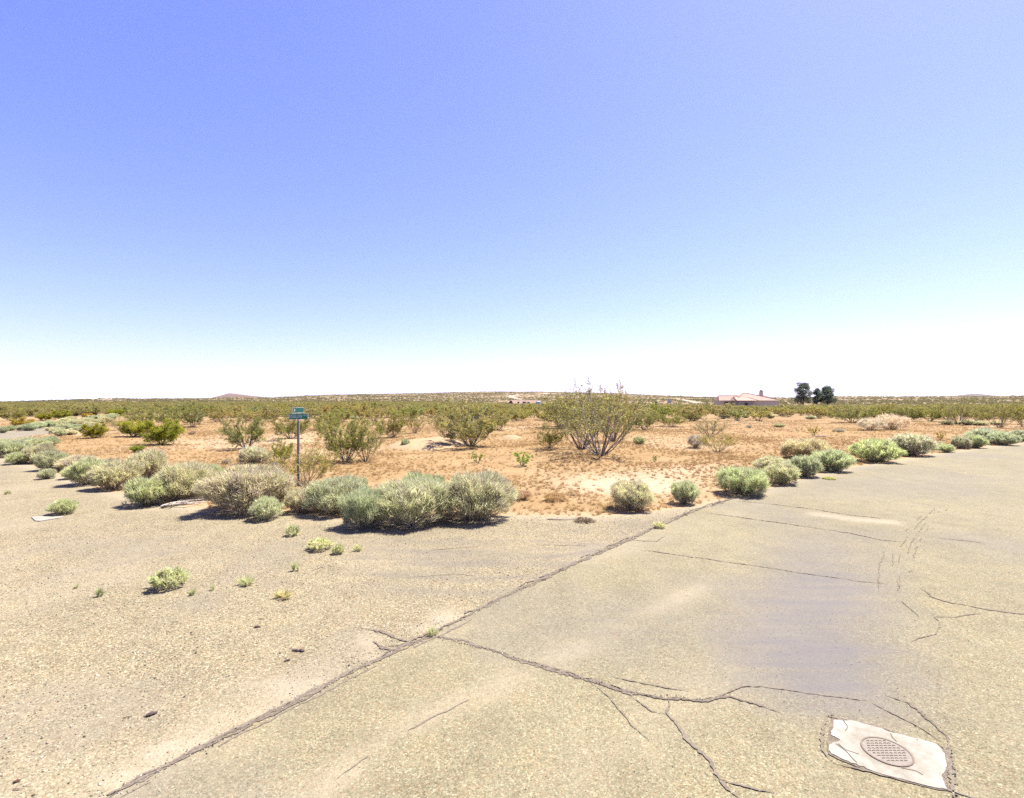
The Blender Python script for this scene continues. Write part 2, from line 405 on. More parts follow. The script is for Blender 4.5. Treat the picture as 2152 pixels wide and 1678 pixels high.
CR = np.array([flat(*p) for p in CRACKA])
def fields_lot(x, y):
    d, _, _ = near_seg(CR, x, y, False)
    w = .12 + .34 * np.clip((fbm(x * .7, y * .7, 31) - .35) * 3, 0, 1)
    s = np.exp(-(d / w) ** 2) * np.clip((fbm(x * .9, y * .9, 35) - .45) * 5, 0, 1) * .7
    dp = np.full(x.shape, 1e9)
    e, _, _ = near_seg(np.array([flat(*p) for p in FIELD_PX]), x, y, False)
    s += .8 * np.exp(-(e / .35) ** 2)
    s += .28 * np.clip((fbm(x * .5, y * .5, 38) - .55) * 6, 0, 1)
    yq = np.maximum(y, .5); pq = 1076 + FPX * x / yq; qq = 839 + CAM_H * FPX / yq
    for a_, b_, w_, h_, k_ in [(600, 1445, 70, 20, .8), (390, 1585, 80, 24, 1), (945, 1300, 45, 14, 1.1), (900, 1322, 35, 8, 1.1), (775, 1350, 30, 22, 1), (800, 1385, 45, 12, .8), (280, 1640, 60, 20, .6)]:
        s += k_ * np.exp(-((pq - a_) / w_) ** 2 - ((qq - b_) / h_) ** 2)
    yy = np.maximum(y, .5); px = 1076 + FPX * x / yy; py = 839 + CAM_H * FPX / yy
    z_ = np.exp(-((px - 1020) / 330) ** 2 - ((py - 1190) / 70) ** 2)
    tr = 0
    for ln, kk in (([(640, 1120), (900, 1139), (1100, 1137), (1310, 1148)], .6), ([(760, 1172), (950, 1184), (1150, 1172), (1300, 1152)], .7), ([(780, 1208), (980, 1222), (1160, 1206)], .6), ([(700, 1148), (900, 1160), (1120, 1156), (1290, 1146)], .55), ([(820, 1240), (1000, 1250), (1090, 1238)], .45), ([(60, 1215), (180, 1205), (330, 1165), (500, 1150)], .4)):
        q, _, _ = near_seg(np.array([flat(*p) for p in ln]), x, y, False); tr = np.maximum(tr, kk * np.exp(-(q / .085) ** 2) * np.clip((fbm(x * 2.2, y * 2.2, 87) - .25) * 3, 0, 1))
    wn = tr + z_ * np.clip((fbm(x * .25 + y * .1, y * 5.5, 81) - .46) * 7, 0, 1) * .5 + .28 * np.clip((fbm(x * .8, y * .8, 83) - .52) * 6, 0, 1)
    return {'sand': np.clip(s * (1 - .5 * z_), 0, 1.2), 'worn_smear': np.clip(wn, 0, 1)}
def fields_asph(x, y):
    d, _, _ = near_seg(CR, x, y, False)
    s = .35 * np.exp(-(d / .25) ** 2) * np.clip((fbm(x * .9, y * .9, 36) - .45) * 5, 0, 1)
    sp = np.array([flat(*p) for p in [(1720, 1082), (1790, 1092), (1870, 1098)]]); dd, _, _ = near_seg(sp, x, y, False)
    s += 1.1 * np.exp(-(dd / .22) ** 2)
    for ln, wd, kk in (([(640, 1690), (850, 1540), (1010, 1460), (1200, 1370), (1500, 1225)], .17, .6), ([(1120, 1678), (1300, 1560), (1560, 1380), (1760, 1240)], .3, .3), ([(1250, 1180), (1420, 1120), (1600, 1060)], .22, .4)):
        q, _, _ = near_seg(np.array([flat(*p) for p in ln]), x, y, False); s += kk * np.exp(-(q / wd) ** 2) * np.clip((fbm(x * 1.4, y * 1.4, 37) - .3) * 3, 0, 1)
    e, _, _ = near_seg(np.array([flat(*p) for p in EDGE_PX]), x, y, False)
    s += .6 * np.exp(-(e / .4) ** 2)
    # smooth grey patch painted into the colour for a camera-stitching smear
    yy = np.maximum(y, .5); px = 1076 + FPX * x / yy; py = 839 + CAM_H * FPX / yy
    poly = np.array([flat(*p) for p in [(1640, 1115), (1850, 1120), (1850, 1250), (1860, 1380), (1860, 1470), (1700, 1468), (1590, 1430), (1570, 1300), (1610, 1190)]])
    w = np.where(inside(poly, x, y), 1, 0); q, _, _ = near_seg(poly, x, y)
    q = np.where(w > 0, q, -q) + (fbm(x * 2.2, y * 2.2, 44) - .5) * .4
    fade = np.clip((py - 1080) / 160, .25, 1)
    worn_smear = np.clip(.5 + q / 1.1, 0, 1) * fade
    worn_smear += .35 * np.clip((fbm(x * .35, y * .35, 51) - .48) * 5, 0, 1)
    return {'sand': np.clip(s, 0, 1.2), 'worn_smear': np.clip(worn_smear, 0, 1)}
tag(link('gravel_lot', paved_mesh('gravel_lot', LOT, .004, M_lot, fields_lot, 540)), kind='structure')
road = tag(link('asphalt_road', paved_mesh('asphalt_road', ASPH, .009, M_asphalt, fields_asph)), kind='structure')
def fields_side(x, y): return {'sand': .25 + 0 * x, 'worn_smear': .3 + 0 * x}
tag(link('side_street', paved_mesh('side_street', SIDE, .006, M_asphalt, fields_side, 420)), kind='structure')

# cracks: thin jagged ribbons of dark filler lying in the asphalt
def crack(px, w, mat=None, z=.0125, gaps=0, seed=0):
    P = np.array([flat(*p) for p in px]); pts = [P[0]]
    for a, b in zip(P[:-1], P[1:]):
        n = max(1, int(np.linalg.norm(b - a) / (.014 + .0022 * a[1])))
        for k in range(1, n + 1): pts.append(a + (b - a) * k / n)
    pts = np.array(pts); r = np.random.default_rng(seed + int(abs(px[0][0]) * 7 + px[0][1]))
    t = np.gradient(pts, axis=0); t /= np.linalg.norm(t, axis=1, keepdims=True) + 1e-9; nrm = np.stack([-t[:, 1], t[:, 0]], 1)
    s = np.cumsum(np.r_[0, np.linalg.norm(np.diff(pts, axis=0), axis=1)])
    wob = (fbm(s * 5, s * 0, seed + 3) - .5) * (.12 if len(px) > 14 else .07) * min(1, s[-1]) * min(1, w / .022) + (fbm(s * 16, s * 0, seed + 5) - .5) * .014
    pts = pts + nrm * wob[:, None]
    ww = w * (.35 + 1.3 * fbm(s * 3, s * 0 + 9, seed + 7)) * r.uniform(.35, 1.6, len(s)) * .5
    e = np.minimum(np.arange(len(s)), np.arange(len(s))[::-1]) / 8.0; ww = ww * np.clip(e + .15, 0, 1)
    zz = np.full(len(s), z)
    A = np.c_[pts + nrm * ww[:, None], zz]; B = np.c_[pts - nrm * (ww * r.uniform(.5, 1.3, len(s)))[:, None], zz]
    n = len(s); V = np.concatenate([A, B]); i = np.arange(n - 1); F = np.stack([i, i + n, i + n + 1, i + 1], 1)
    if gaps: F = F[(vnoise(s[:-1] * 2.2, s[:-1] * 0, seed + 90) > gaps)]
    o = link('crack', np_mesh('crack', V, F, mat or M_crack), road)
    return o
crack(CRACKA, .048, M_crackf, gaps=.14, seed=1)
crack(CRACKA, .016, z=.0145, gaps=.2, seed=1)
crack([(x + 1, y + 2) for x, y in CRACKA], .018, z=.0148, gaps=.35, seed=50)
crack([(x - 2, y - 3) for x, y in CRACKA], .022, M_crackf, z=.0142, gaps=.3, seed=51)
crack([(x + 8, y + 9) for x, y in CRACKA[:9]], .018, M_crackf, gaps=.35, seed=2)
crack([(905, 1338), (960, 1346), (1030, 1368), (1110, 1396), (1200, 1421), (1270, 1441), (1330, 1462), (1400, 1471), (1480, 1475), (1530, 1468), (1570, 1478), (1640, 1500)], .030, seed=3)
crack([(905, 1338), (960, 1346), (1030, 1368), (1110, 1396), (1200, 1421), (1270, 1441), (1330, 1462), (1400, 1471), (1480, 1475), (1530, 1468)], .045, M_crackf, z=.0118, gaps=.25, seed=52)
crack([(1100, 1391), (1200, 1417), (1290, 1446), (1390, 1470)], .018, M_crackf, gaps=.3, seed=4)
crack([(1280, 1424), (1340, 1436), (1400, 1448), (1450, 1455)], .012, M_crackf, seed=5)
crack([(1480, 1475), (1520, 1462), (1560, 1447), (1600, 1446), (1700, 1460), (1830, 1477)], .012, M_crackf, seed=6)
crack([(1405, 1472), (1400, 1500), (1440, 1548), (1490, 1602), (1512, 1640), (1560, 1690)], .022, M_crackf, seed=7)
crack([(1250, 1442), (1300, 1490), (1330, 1530), (1370, 1562)], .012, M_crackf, seed=8)
crack([(1325, 1465), (1370, 1498), (1402, 1503)], .012, M_crackf, seed=9)
crack([(1485, 1079), (1600, 1094), (1700, 1109), (1790, 1122), (1850, 1136), (1900, 1140)], .030, M_crackf, seed=10)
crack([(1545, 1053), (1620, 1060), (1700, 1070), (1790, 1084), (1870, 1092)], .036, M_crackf, seed=11)
crack([(1345, 1157), (1450, 1171), (1560, 1186), (1700, 1208), (1800, 1222), (1870, 1230)], .020, M_crackf, seed=12)
for k, dx in enumerate((0, 14, -12, 26)):
    crack([(1965 + dx, 1070), (1925 + dx, 1108), (1893 + dx * 1.3, 1150), (1888 + dx, 1200), (1892 - dx * .5, 1250), (1905 + dx, 1300)], .012, M_crackf, gaps=.5, seed=20 + k)
crack([(1858, 1160), (1846, 1200), (1848, 1240)], .014, M_crackf, gaps=.3, seed=25)
crack([(1937, 1238), (1958, 1256), (2000, 1270), (2060, 1280), (2150, 1294), (2230, 1306)], .022, M_crack, seed=26)
crack([(1915, 1352), (1930, 1342), (1965, 1334), (1978, 1312), (1962, 1298), (2010, 1300), (2070, 1290)], .013, M_crackf, seed=27)
crack([(1862, 1462), (1910, 1480), (1955, 1518), (1990, 1552), (1996, 1580)], .020, seed=28)
crack([(1830, 1478), (1870, 1500), (1930, 1530), (1985, 1566)], .014, M_crackf, gaps=.3, seed=29)
crack([(1737, 1507), (1790, 1517), (1860, 1537), (1930, 1558), (1996, 1580)], .024, M_crackf, z=.0135, seed=30)
crack([(1738, 1507), (1731, 1540), (1727, 1580), (1745, 1602)], .018, M_crackf, z=.0135, seed=31)
crack([(1993, 1560), (1998, 1600), (2003, 1640), (2008, 1690)], .030, M_crackf, z=.0135, seed=32)
crack([(1745, 1602), (1830, 1628), (1920, 1648), (2000, 1668), (2070, 1690)], .016, M_crackf, z=.0135, seed=33)
crack([(758, 1322), (800, 1328), (832, 1341), (866, 1352), (890, 1345)], .026, seed=34)
crack([(783, 1350), (806, 1364), (832, 1372)], .05, seed=35)
crack([(815, 1360), (848, 1358), (872, 1352)], .03, M_crackf, seed=36)
crack([(1310, 1140), (1335, 1137), (1380, 1139), (1400, 1128)], .02, M_crackf, seed=37)
crack([(700, 1645), (820, 1560), (930, 1500), (1010, 1462)], .012, M_crackf, gaps=.45, seed=38)
crack([(640, 1205), (690, 1190), (720, 1196)], .01, M_crackf, gaps=.3, seed=39)
crack([(860, 1160), (1000, 1150), (1150, 1146), (1300, 1150)], .012, M_crackf, gaps=.5, z=.0075, seed=40)
crack([(840, 1215), (960, 1208), (1090, 1218)], .012, M_crackf, gaps=.5, z=.0075, seed=41)
crack([(1500, 1640), (1580, 1660), (1640, 1672)], .012, M_crackf, gaps=.3, seed=42)
crack([(1950, 1130), (2050, 1140), (2152, 1160)], .018, M_crackf, gaps=.45, seed=43)

# ------------------------------------------------------------------ far hills, mountains, haze
def ridge(name, D, pts, mat, depth, foot=-34, jag=.0):
    """a long hill with its crest through the given pixels at distance D"""
    px = np.array([p[0] for p in pts], float); py = np.array([p[1] for p in pts], float)
    xs = np.linspace(px[0], px[-1], 140); ys = np.interp(xs, px, py)
    ys = ys + (fbm(xs / 9.0, xs * 0, 5) - .5) * jag
    xw = (xs - 1076) / FPX * D; h = CAM_H + (839 - ys) / FPX * D - foot
    v = np.linspace(-1, 1, 25)
    XX = np.repeat(xw[:, None], 25, 1); VV = np.repeat(v[None], 140, 0)
    prof = np.clip(1 - np.abs(VV) ** 1.3, 0, 1)
    YY = D + VV * depth * (1 + .25 * (fbm(XX / depth * 2, VV, 9) - .5))
    ZZ = foot - 2 + (h[:, None] + 2) * prof * (1 - .12 * (1 - prof) * fbm(XX / depth * 6, YY / depth * 6, 4))
    return tag(link(name, np_mesh(name, np.stack([XX.ravel(), YY.ravel(), ZZ.ravel()], 1), grid_faces(140, 25), mat, smooth=True)), kind='structure')
ridge('hill', 1900, [(425, 845), (440, 838), (465, 831), (481, 827), (492, 827.5), (520, 831), (560, 834.5), (610, 838), (640, 845)], M_hill, 150, -14)
ridge('hill', 2600, [(1960, 842), (2005, 832.5), (2030, 829), (2046, 827.5), (2062, 828.5), (2080, 831), (2110, 832.5), (2140, 836), (2160, 842)], M_hill2, 260, -30)
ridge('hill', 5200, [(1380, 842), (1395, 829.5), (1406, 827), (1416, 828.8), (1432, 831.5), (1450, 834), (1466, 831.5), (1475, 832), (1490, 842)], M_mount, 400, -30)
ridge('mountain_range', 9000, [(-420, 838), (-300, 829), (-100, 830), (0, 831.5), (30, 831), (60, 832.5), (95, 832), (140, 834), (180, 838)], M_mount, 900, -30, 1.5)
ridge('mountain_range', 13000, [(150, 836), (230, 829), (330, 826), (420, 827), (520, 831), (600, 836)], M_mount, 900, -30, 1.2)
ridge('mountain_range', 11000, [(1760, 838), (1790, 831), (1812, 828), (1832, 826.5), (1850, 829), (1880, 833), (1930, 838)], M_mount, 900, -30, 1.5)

V = []; F = []; box(V, F, -17000, 17000, -6000, 17000, -40, 215)
hz = N('haze_air'); pv = hz.n('ShaderNodeVolumePrincipled'); pv.inputs['Color'].default_value = (.93, .96, 1, 1); pv.inputs['Density'].default_value = 0.000025
pv.inputs['Anisotropy'].default_value = .2
hz.l(pv.outputs[0], hz.out.inputs['Volume'])
haze = tag(link('haze', pymesh('haze', V, F, hz.m)), kind='stuff')

# dirt tracks on the far slopes
def far_hit(px, py):
    Yv = np.geomspace(60, 1600, 1500); x = (px - 1076) / FPX * Yv; z = relief(x, Yv); yy = 839 - (z - CAM_H) / Yv * FPX
    k = np.argmax(yy <= py)
    return np.array([x[k], Yv[k]]) if (yy <= py).any() else np.array([x[-1], Yv[-1]])
def track(px, w):
    pts = np.array([far_hit(*p) for p in px]); Q = []
    for a, b in zip(pts[:-1], pts[1:]):
        n = max(2, int(np.linalg.norm(b - a) / 6))
        for k in range(n): Q.append(a + (b - a) * k / n)
    Q = np.array(Q); t = np.gradient(Q, axis=0); t /= np.linalg.norm(t, axis=1, keepdims=True) + 1e-9; nn = np.stack([-t[:, 1], t[:, 0]], 1)
    ww = w * (.7 + .6 * fbm(np.arange(len(Q)) * .3, np.zeros(len(Q)), 2))[:, None] * .5
    A = Q + nn * ww; B = Q - nn * ww; n = len(Q)
    P = np.concatenate([A, B]); z = terrain(P[:, 0], P[:, 1]) + .18
    i = np.arange(n - 1)
    tag(link('dirt_track', np_mesh('dirt_track', np.c_[P, z], np.stack([i, i + n, i + n + 1, i + 1], 1), M_track)), kind='structure')
    return Q
TR = [track([(1098, 841), (1080, 838), (1072, 835), (1085, 831.5), (1105, 829), (1150, 826.5)], 9),
      track([(1418, 839.5), (1428, 840.5), (1445, 843.5), (1462, 847), (1478, 850)], 5),
      track([(205, 843), (245, 839.5)], 6), track([(330, 848), (370, 846.5)], 5)]

# ------------------------------------------------------------------ plants: unit meshes (about 1 wide)
def rabbit_mesh(seed, nc=300, nb=30, H=.62, spread=.42, bl=.085, bw=.0065, yellow=.2, grey=.25, lop=0):
    r = np.random.default_rng(seed); S = Soup()
    k = r.integers(15, 22); lob = unit(r.normal(size=(k, 3)) * [1, 1, .7] + [0, 0, .3]); lr = r.uniform(.12, .30, k)
    n = nc * 3; d = unit(r.normal(size=(n, 3)) * [1, 1, .9] + [0, 0, .12]); d = d[d[:, 2] > -.62][:nc]
    dots = np.clip(d @ lob.T, -1, 1); f = .77 + (lr[None] * np.exp(-(1 - dots) * 16)).max(1) * 1.25 + r.normal(0, .03, len(d)); keep = (d[:, 2] > -.15) | (r.random(len(d)) < .45); d = d[keep]; f = f[keep]
    inner = r.random(len(d)) < .22; f = np.where(inner, f * r.uniform(.55, .85, len(d)), f)
    c0 = np.array([lop, 0, H * .47]); rad = np.array([.5, .5, H * .53])
    Pc = c0 + d * f[:, None] * rad; Pc[:, 2] = np.maximum(Pc[:, 2], .02)
    root = np.array([lop * .3, 0, -.06])
    ax = unit(Pc - root + [0, 0, .05])
    palette = np.array([[.51, .515, .28], [.58, .57, .35], [.62, .585, .36], [.66, .61, .42]])
    kind = r.random(len(d)); cc = np.where((kind < yellow)[:, None], palette[2], np.where((kind < yellow + .45)[:, None], palette[1], palette[0])) * r.uniform(.8, 1.18, (len(d), 1))
    lowgrey = (r.random(len(d)) < grey) | (Pc[:, 2] < .16 * H / .62); cc = np.where(lowgrey[:, None], np.array([.43, .38, .28]) * r.uniform(.75, 1.15, (len(d), 1)), cc)
    N_ = len(d) * nb; ci = np.repeat(np.arange(len(d)), nb)
    dirs = unit(ax[ci] + r.normal(0, spread, (N_, 3)) + [0, 0, .12])
    start = Pc[ci] + r.normal(0, .028, (N_, 3)) - ax[ci] * bl * .55
    L = bl * r.uniform(.6, 1.35, N_); tip = start + dirs * L[:, None]
    tip[:, 2] = np.maximum(tip[:, 2], .004); start[:, 2] = np.maximum(start[:, 2], .004)
    side = unit(np.cross(dirs, r.normal(size=(N_, 3)))) * (bw * r.uniform(.7, 1.3, N_))[:, None]
    col = cc[ci] * r.uniform(.85, 1.15, (N_, 1)); base = col * .8 + np.array([.25, .21, .15]) * .2
    S.tris(np.stack([start - side, start + side, tip], 1), np.stack([base, base, col], 1))
    # twigs from the root to the clusters
    sel = r.choice(len(d), min(len(d), 240), replace=False)
    mid = root + (Pc[sel] - root) * .5 + r.normal(0, .03, (len(sel), 3)); mid[:, 2] = np.maximum(mid[:, 2], .01)
    W = Soup(); rt = np.repeat(root[None], len(sel), 0) + np.c_[r.normal(0, .03, (len(sel), 2)), np.zeros(len(sel))]
    wc = np.array([.34, .29, .22]) * r.uniform(.6, 1.15, (len(sel), 1))
    W.tubes(rt, mid, .006, .0038, wc); W.tubes(mid, Pc[sel] - ax[sel] * .02, .0038, .0018, wc)
    return S.mesh('rabbitbrush_foliage', M_leaf), W.mesh('rabbitbrush_stems', M_wood)

def creo_mesh(seed, ns=16, sub=5, tw=4, lf=24, H=.8, ls=.020, sr=.008, low=.35, leafcol=None, droop=0, thick=1.0):
    """ns stems fanning from the base, forked branches, leaf sprays on their outer ends"""
    r = np.random.default_rng(seed); W = Soup(); S = Soup()
    az = np.arange(ns) / ns * 2 * math.pi + r.normal(0, .35, ns); sp = r.uniform(.12, 1.0, ns) ** .7
    hh = H * (1.02 - .38 * sp ** 1.6) * r.uniform(.78, 1.08, ns); rad = .47 * sp * r.uniform(.8, 1.08, ns)
    T = np.linspace(0, 1, 6); base = np.c_[np.cos(az), np.sin(az)] * .03
    paths = []
    for t in T:
        rr = rad * t ** .85; z = hh * t ** 1.12
        paths.append(np.c_[base + np.c_[np.cos(az) * rr, np.sin(az) * rr], z] + r.normal(0, .012, (ns, 3)) * (t > 0) * [1, 1, .6])
    paths = np.array(paths)
    wc = np.array([.20, .17, .14]) * r.uniform(.5, 1.35, (ns, 1))
    for k in range(5): W.tubes(paths[k], paths[k + 1], sr * (1 - .8 * T[k]), sr * (1 - .8 * T[k + 1]), wc, 4 if k < 2 else 3)
    # branches
    nb = ns * sub; si = np.repeat(np.arange(ns), sub); t = r.uniform(low, 1.0, nb); seg = np.minimum((t * 5).astype(int), 4); u = (t * 5 - seg)[:, None]
    B0 = paths[seg, si] * (1 - u) + paths[seg + 1, si] * u
    out = unit(np.c_[np.cos(az[si]), np.sin(az[si]), np.full(nb, .9)]); bd = unit(out + r.normal(0, .55, (nb, 3)) + [0, 0, .25])
    bl = r.uniform(.10, .24, nb) * (1.25 - t * .6); B1 = B0 + bd * bl[:, None]; B1[:, 2] = np.maximum(B1[:, 2], .03)
    W.tubes(B0, B1, sr * .38, sr * .2, wc[si])
    nt = nb * tw; bi = np.repeat(np.arange(nb), tw); t2 = r.uniform(.3, 1, nt)[:, None]
    T0 = B0[bi] * (1 - t2) + B1[bi] * t2; td = unit(bd[bi] + r.normal(0, .6, (nt, 3)) + [0, 0, .35 - droop]); tl = r.uniform(.05, .12, nt); T1 = T0 + td * tl[:, None]
    W.tubes(T0, T1, sr * .18, sr * .1, wc[si][bi])
    n = nt * lf; ti = np.repeat(np.arange(nt), lf); t3 = r.uniform(.15, 1.1, n)[:, None]
    c = T0[ti] * (1 - t3) + T1[ti] * t3 + r.normal(0, .010 * thick, (n, 3)); c[:, 2] = np.maximum(c[:, 2], .02)
    a = unit(td[ti] + r.normal(0, .7, (n, 3))) * (ls * r.uniform(.5, 1.3, n))[:, None]; b = unit(np.cross(a, r.normal(size=(n, 3)))) * (ls * .42)
    lc = np.array(leafcol if leafcol is not None else [.255, .24, .075]); tcol = lc * r.uniform(.7, 1.3, (nt, 1)) + r.normal(0, .012, (nt, 3)) + np.array([.05, .03, 0]) * (r.random((nt, 1)) < .2)
    col = np.clip(tcol[ti] * r.uniform(.8, 1.2, (n, 1)), .01, 1)
    S.tris(np.stack([c - b, c + b, c + a], 1), col)
    return S.mesh('creosote_foliage', M_leaf), W.mesh('creosote_stems', M_wood)

RB = [rabbit_mesh(100 + k, 300, 34, H=h, yellow=yl, grey=g, lop=lp) for k, (h, yl, g, lp) in enumerate([(.62, .15, .12, 0), (.6, .3, .18, .05), (.66, .1, .2, -.05), (.6, .45, .3, 0), (.64, .05, .1, 0)])]
RBL = [rabbit_mesh(140 + k, 520, 40, H=.62, bl=.075, bw=.0040, spread=.45, yellow=yl, grey=g, lop=lp) for k, (yl, g, lp) in enumerate([(.15, .16, .04), (.35, .2, 0), (.25, .42, -.03)])]
RBS = [rabbit_mesh(170 + k, 90, 20, H=.6, bl=.14, bw=.016, yellow=.2, grey=.12) for k in range(4)]
TUFT = [rabbit_mesh(190 + k, 26, 16, H=.6, bl=.42, bw=.016, spread=.3, yellow=.3, grey=.05) for k in range(3)]
GREYB = [rabbit_mesh(210 + k, 150, 22, H=.6, bl=.12, bw=.0055, yellow=.0, grey=1.0, spread=.6) for k in range(2)]
CRH = [creo_mesh(300 + k, 20, 7, 5, 26, H=.82, ls=.016, sr=.006, low=.22) for k in range(3)]
CRO = [creo_mesh(330 + k, 19, 6, 5, 8, H=.82, ls=.017, sr=.0065, low=.3) for k in range(2)]
CRD = [creo_mesh(350 + k, 24, 7, 5, 22, H=.7, ls=.024, sr=.007, low=.2, leafcol=[.27, .26, .05], thick=2) for k in range(2)]
CRM = [creo_mesh(370 + k, 14, 5, 3, 12, H=.75, ls=.042, sr=.010, low=.3, thick=2, leafcol=[.275, .25, .085]) for k in range(5)]
CRS = [creo_mesh(390 + k, 9, 4, 3, 14, H=.85, ls=.05, sr=.014, low=.35, leafcol=[.26, .28, .06]) for k in range(2)]
CRF = [creo_mesh(400 + k, 7, 4, 2, 5, H=.65, ls=.10, sr=.012, low=.25, thick=3, leafcol=[.20, .185, .085]) for k in range(4)]

def plant(kind, parts, px, by, wpx, ty, label, cat, group=None, col=(1, 1, 1), H=.62, rot=None, frac=.22, depth=1.0):
    x0, y0 = G(px, by); w = wpx * y0 / FPX; Yc = y0 + frac * w; w = wpx * Yc / FPX; x = PX(px, Yc)
    z = tz(x, Yc); top = CAM_H - (ty - 839) / FPX * Yc; h = max(.04, top - z)
    o = empty(kind, (x, Yc, z - .005), rot if rot is not None else random.uniform(0, 6.28))
    if cat == 'bush' and group != 'dead brush': w *= 1.02; h *= 1.05
    # mesh is about 1.0 wide for the bushes and H high
    o.scale = (w / .98, w / .98 * depth, h / (H * 1.04))
    for nm, md in zip(('foliage', 'stems'), parts):
        c = link(nm, md, o); c.color = (*col, 1)
    return tag(o, label, cat, group)
def rb(px, by, w, ty, label, kind=None, col=(1, 1, 1), group='rabbitbrushes along the edge of the pavement', **k):
    if max(col) < 1.16 and min(col) > .65: col = tuple(1 + (c - 1) * .6 for c in col[:1]) + (1 + (col[1] - 1) * .35,) + (1 + (col[2] - 1) * .75,)
    md = kind if kind is not None else RB[random.randrange(len(RB))]
    return plant('rabbitbrush', md, px, by, w, ty, label, 'bush', group, col, **k)
def cr(px, by, w, ty, label, kind=None, col=(1, 1, 1), group='creosote bushes in the sandy field', H=.82, **k):
    md = kind if kind is not None else CRH[random.randrange(len(CRH))]
    return plant('creosote_bush', md, px, by, w, ty, label, 'bush', group, col, H=H, **k)

# -- big rabbitbrushes left of centre
GR = (.94, .99, .90); PALE = (1.08, 1.04, .98); DRY = (1.05, .97, .88); FRESH = (.88, .98, .78); BLUE = (.92, .99, 1.0)
rb(998, 1098, 158, 996, 'broad domed rabbitbrush with yellowish tips, rightmost of the large row beside the open tan dirt', RBL[1], PALE)
rb(862, 1108, 165, 1004, 'large feathery rabbitbrush with pale bare roots, just left of the broad domed one', RBL[0], (1.02, 1.06, .95), rot=.3)
rb(768, 1114, 92, 1024, 'dark green leaning side of the roadside thicket, its low branches sprawling on the gravel', RBL[0], (.85, .98, .86), rot=2.4)
rb(885, 1062, 105, 995, 'rabbitbrush whose green crown rises behind the large feathery bush with bare roots', RB[0], FRESH)
rb(708, 1083, 128, 1000, 'rounded green rabbitbrush just right of the foot of the street sign post', RBL[0], GR, rot=1.2)
rb(632, 1080, 62, 1030, 'small greyish rabbitbrush squeezed between the huge dry-flowered one and the rounded green one', RB[2], (1.05, 1.0, .98))
rb(532, 1078, 180, 980, 'huge grey-brown rabbitbrush with dry cream flower heads left of the street sign', RBL[2], (1.08, 1.0, .92), rot=.8)
rb(560, 1095, 62, 1047, 'small round mint green rabbitbrush standing alone in front of the huge dry-flowered one', RB[4], (.95, 1.12, .98))
rb(385, 1056, 125, 975, 'large yellow-green rabbitbrush behind the bleached fallen branches', RBL[1], (1.05, 1.04, .9))
rb(308, 1066, 82, 1004, 'bright green rabbitbrush bulging onto the gravel left of the bleached fallen branches', RB[0], FRESH)
rb(440, 1035, 75, 979, 'low green rabbitbrush behind the gap with the bleached branches', RB[4], (.95, 1.06, .88))
rb(303, 1012, 78, 948, 'tall grey-topped rabbitbrush rising at the back of the left-hand row', RB[2], (1.05, 1.02, .95))
rb(240, 1031, 92, 968, 'spreading rabbitbrush left of the bright green bulging one, with a dark shadow under it', RB[1], (1.05, 1.02, .88))
rb(187, 1021, 76, 965, 'upright olive rabbitbrush narrowing to its foot at the gravel edge', RB[0], (.92, .98, .8))
rb(152, 1008, 36, 981, 'little light green rabbitbrush leaning on the upright olive one', RB[4], (1.0, 1.1, .9))
rb(165, 990, 78, 955, 'wide cream-topped rabbitbrush behind the upright olive one', RB[3], PALE)
rb(112, 990, 60, 947, 'rounded rabbitbrush fifth from the left edge with a dark shadow at its foot', RB[1], (1.0, 1.05, .9))
rb(80, 975, 60, 933, 'beige-brown rabbitbrush with dry stems near the left edge', RB[3], DRY)
rb(40, 977, 46, 951, 'small bright green rounded rabbitbrush at the very front of the left end', RB[4], FRESH)
rb(28, 962, 62, 926, 'mint green rabbitbrush at the left edge behind the small bright green one', RB[0], (.98, 1.1, .95))
rb(-8, 958, 44, 928, 'rabbitbrush cut by the left edge of the picture', RB[2], (.98, 1.06, .92))
rb(225, 1000, 52, 962, 'pale bush wedged behind the spreading rabbitbrush in the left-hand row', RB[3], PALE)
for px, by, w, ty, lb in [(12, 941, 40, 923, 'green mound at the left edge just below the side street'), (45, 944, 44, 922, 'green mound second from the left edge just below the side street'),
                          (78, 945, 42, 922, 'mint mound third from the left edge just below the side street'), (104, 939, 34, 918, 'green mound at the right end of the row just below the side street'),
                          (58, 934, 34, 919, 'yellow-topped mound behind the row just below the side street')]:
    rb(px, by, w, ty, lb, RB[random.randrange(5)], (.95, 1.08, .9))
# far cluster beyond the side street
cl = [(127, 917, 24, 903), (144, 915, 34, 902), (117, 912, 22, 899), (120, 908, 24, 897), (106, 906, 20, 897), (160, 906, 26, 892), (134, 903, 26, 890), (128, 897, 26, 885),
      (146, 901, 22, 891), (168, 908, 30, 897), (180, 903, 28, 889), (196, 899, 30, 887), (171, 895, 26, 883), (155, 893, 24, 882), (138, 889, 28, 879), (150, 885, 22, 876),
      (176, 888, 28, 877), (190, 890, 24, 880), (206, 892, 28, 881), (222, 888, 26, 876), (200, 882, 24, 873), (215, 880, 22, 872), (232, 882, 24, 872), (240, 878, 20, 869), (186, 880, 20, 872)]
for c in cl: rb(*c, 'small grey-green mound massed where the side street ends, in its %s, %s' % ('front row' if c[1] > 904 else ('middle' if c[1] > 891 else 'back row'), 'left part' if c[0] < 150 else ('centre' if c[0] < 190 else 'right part')), RB[random.randrange(5)], (1.0 + random.uniform(-.1, .12), 1.04, .88), 'rabbitbrushes massed beyond the side street')
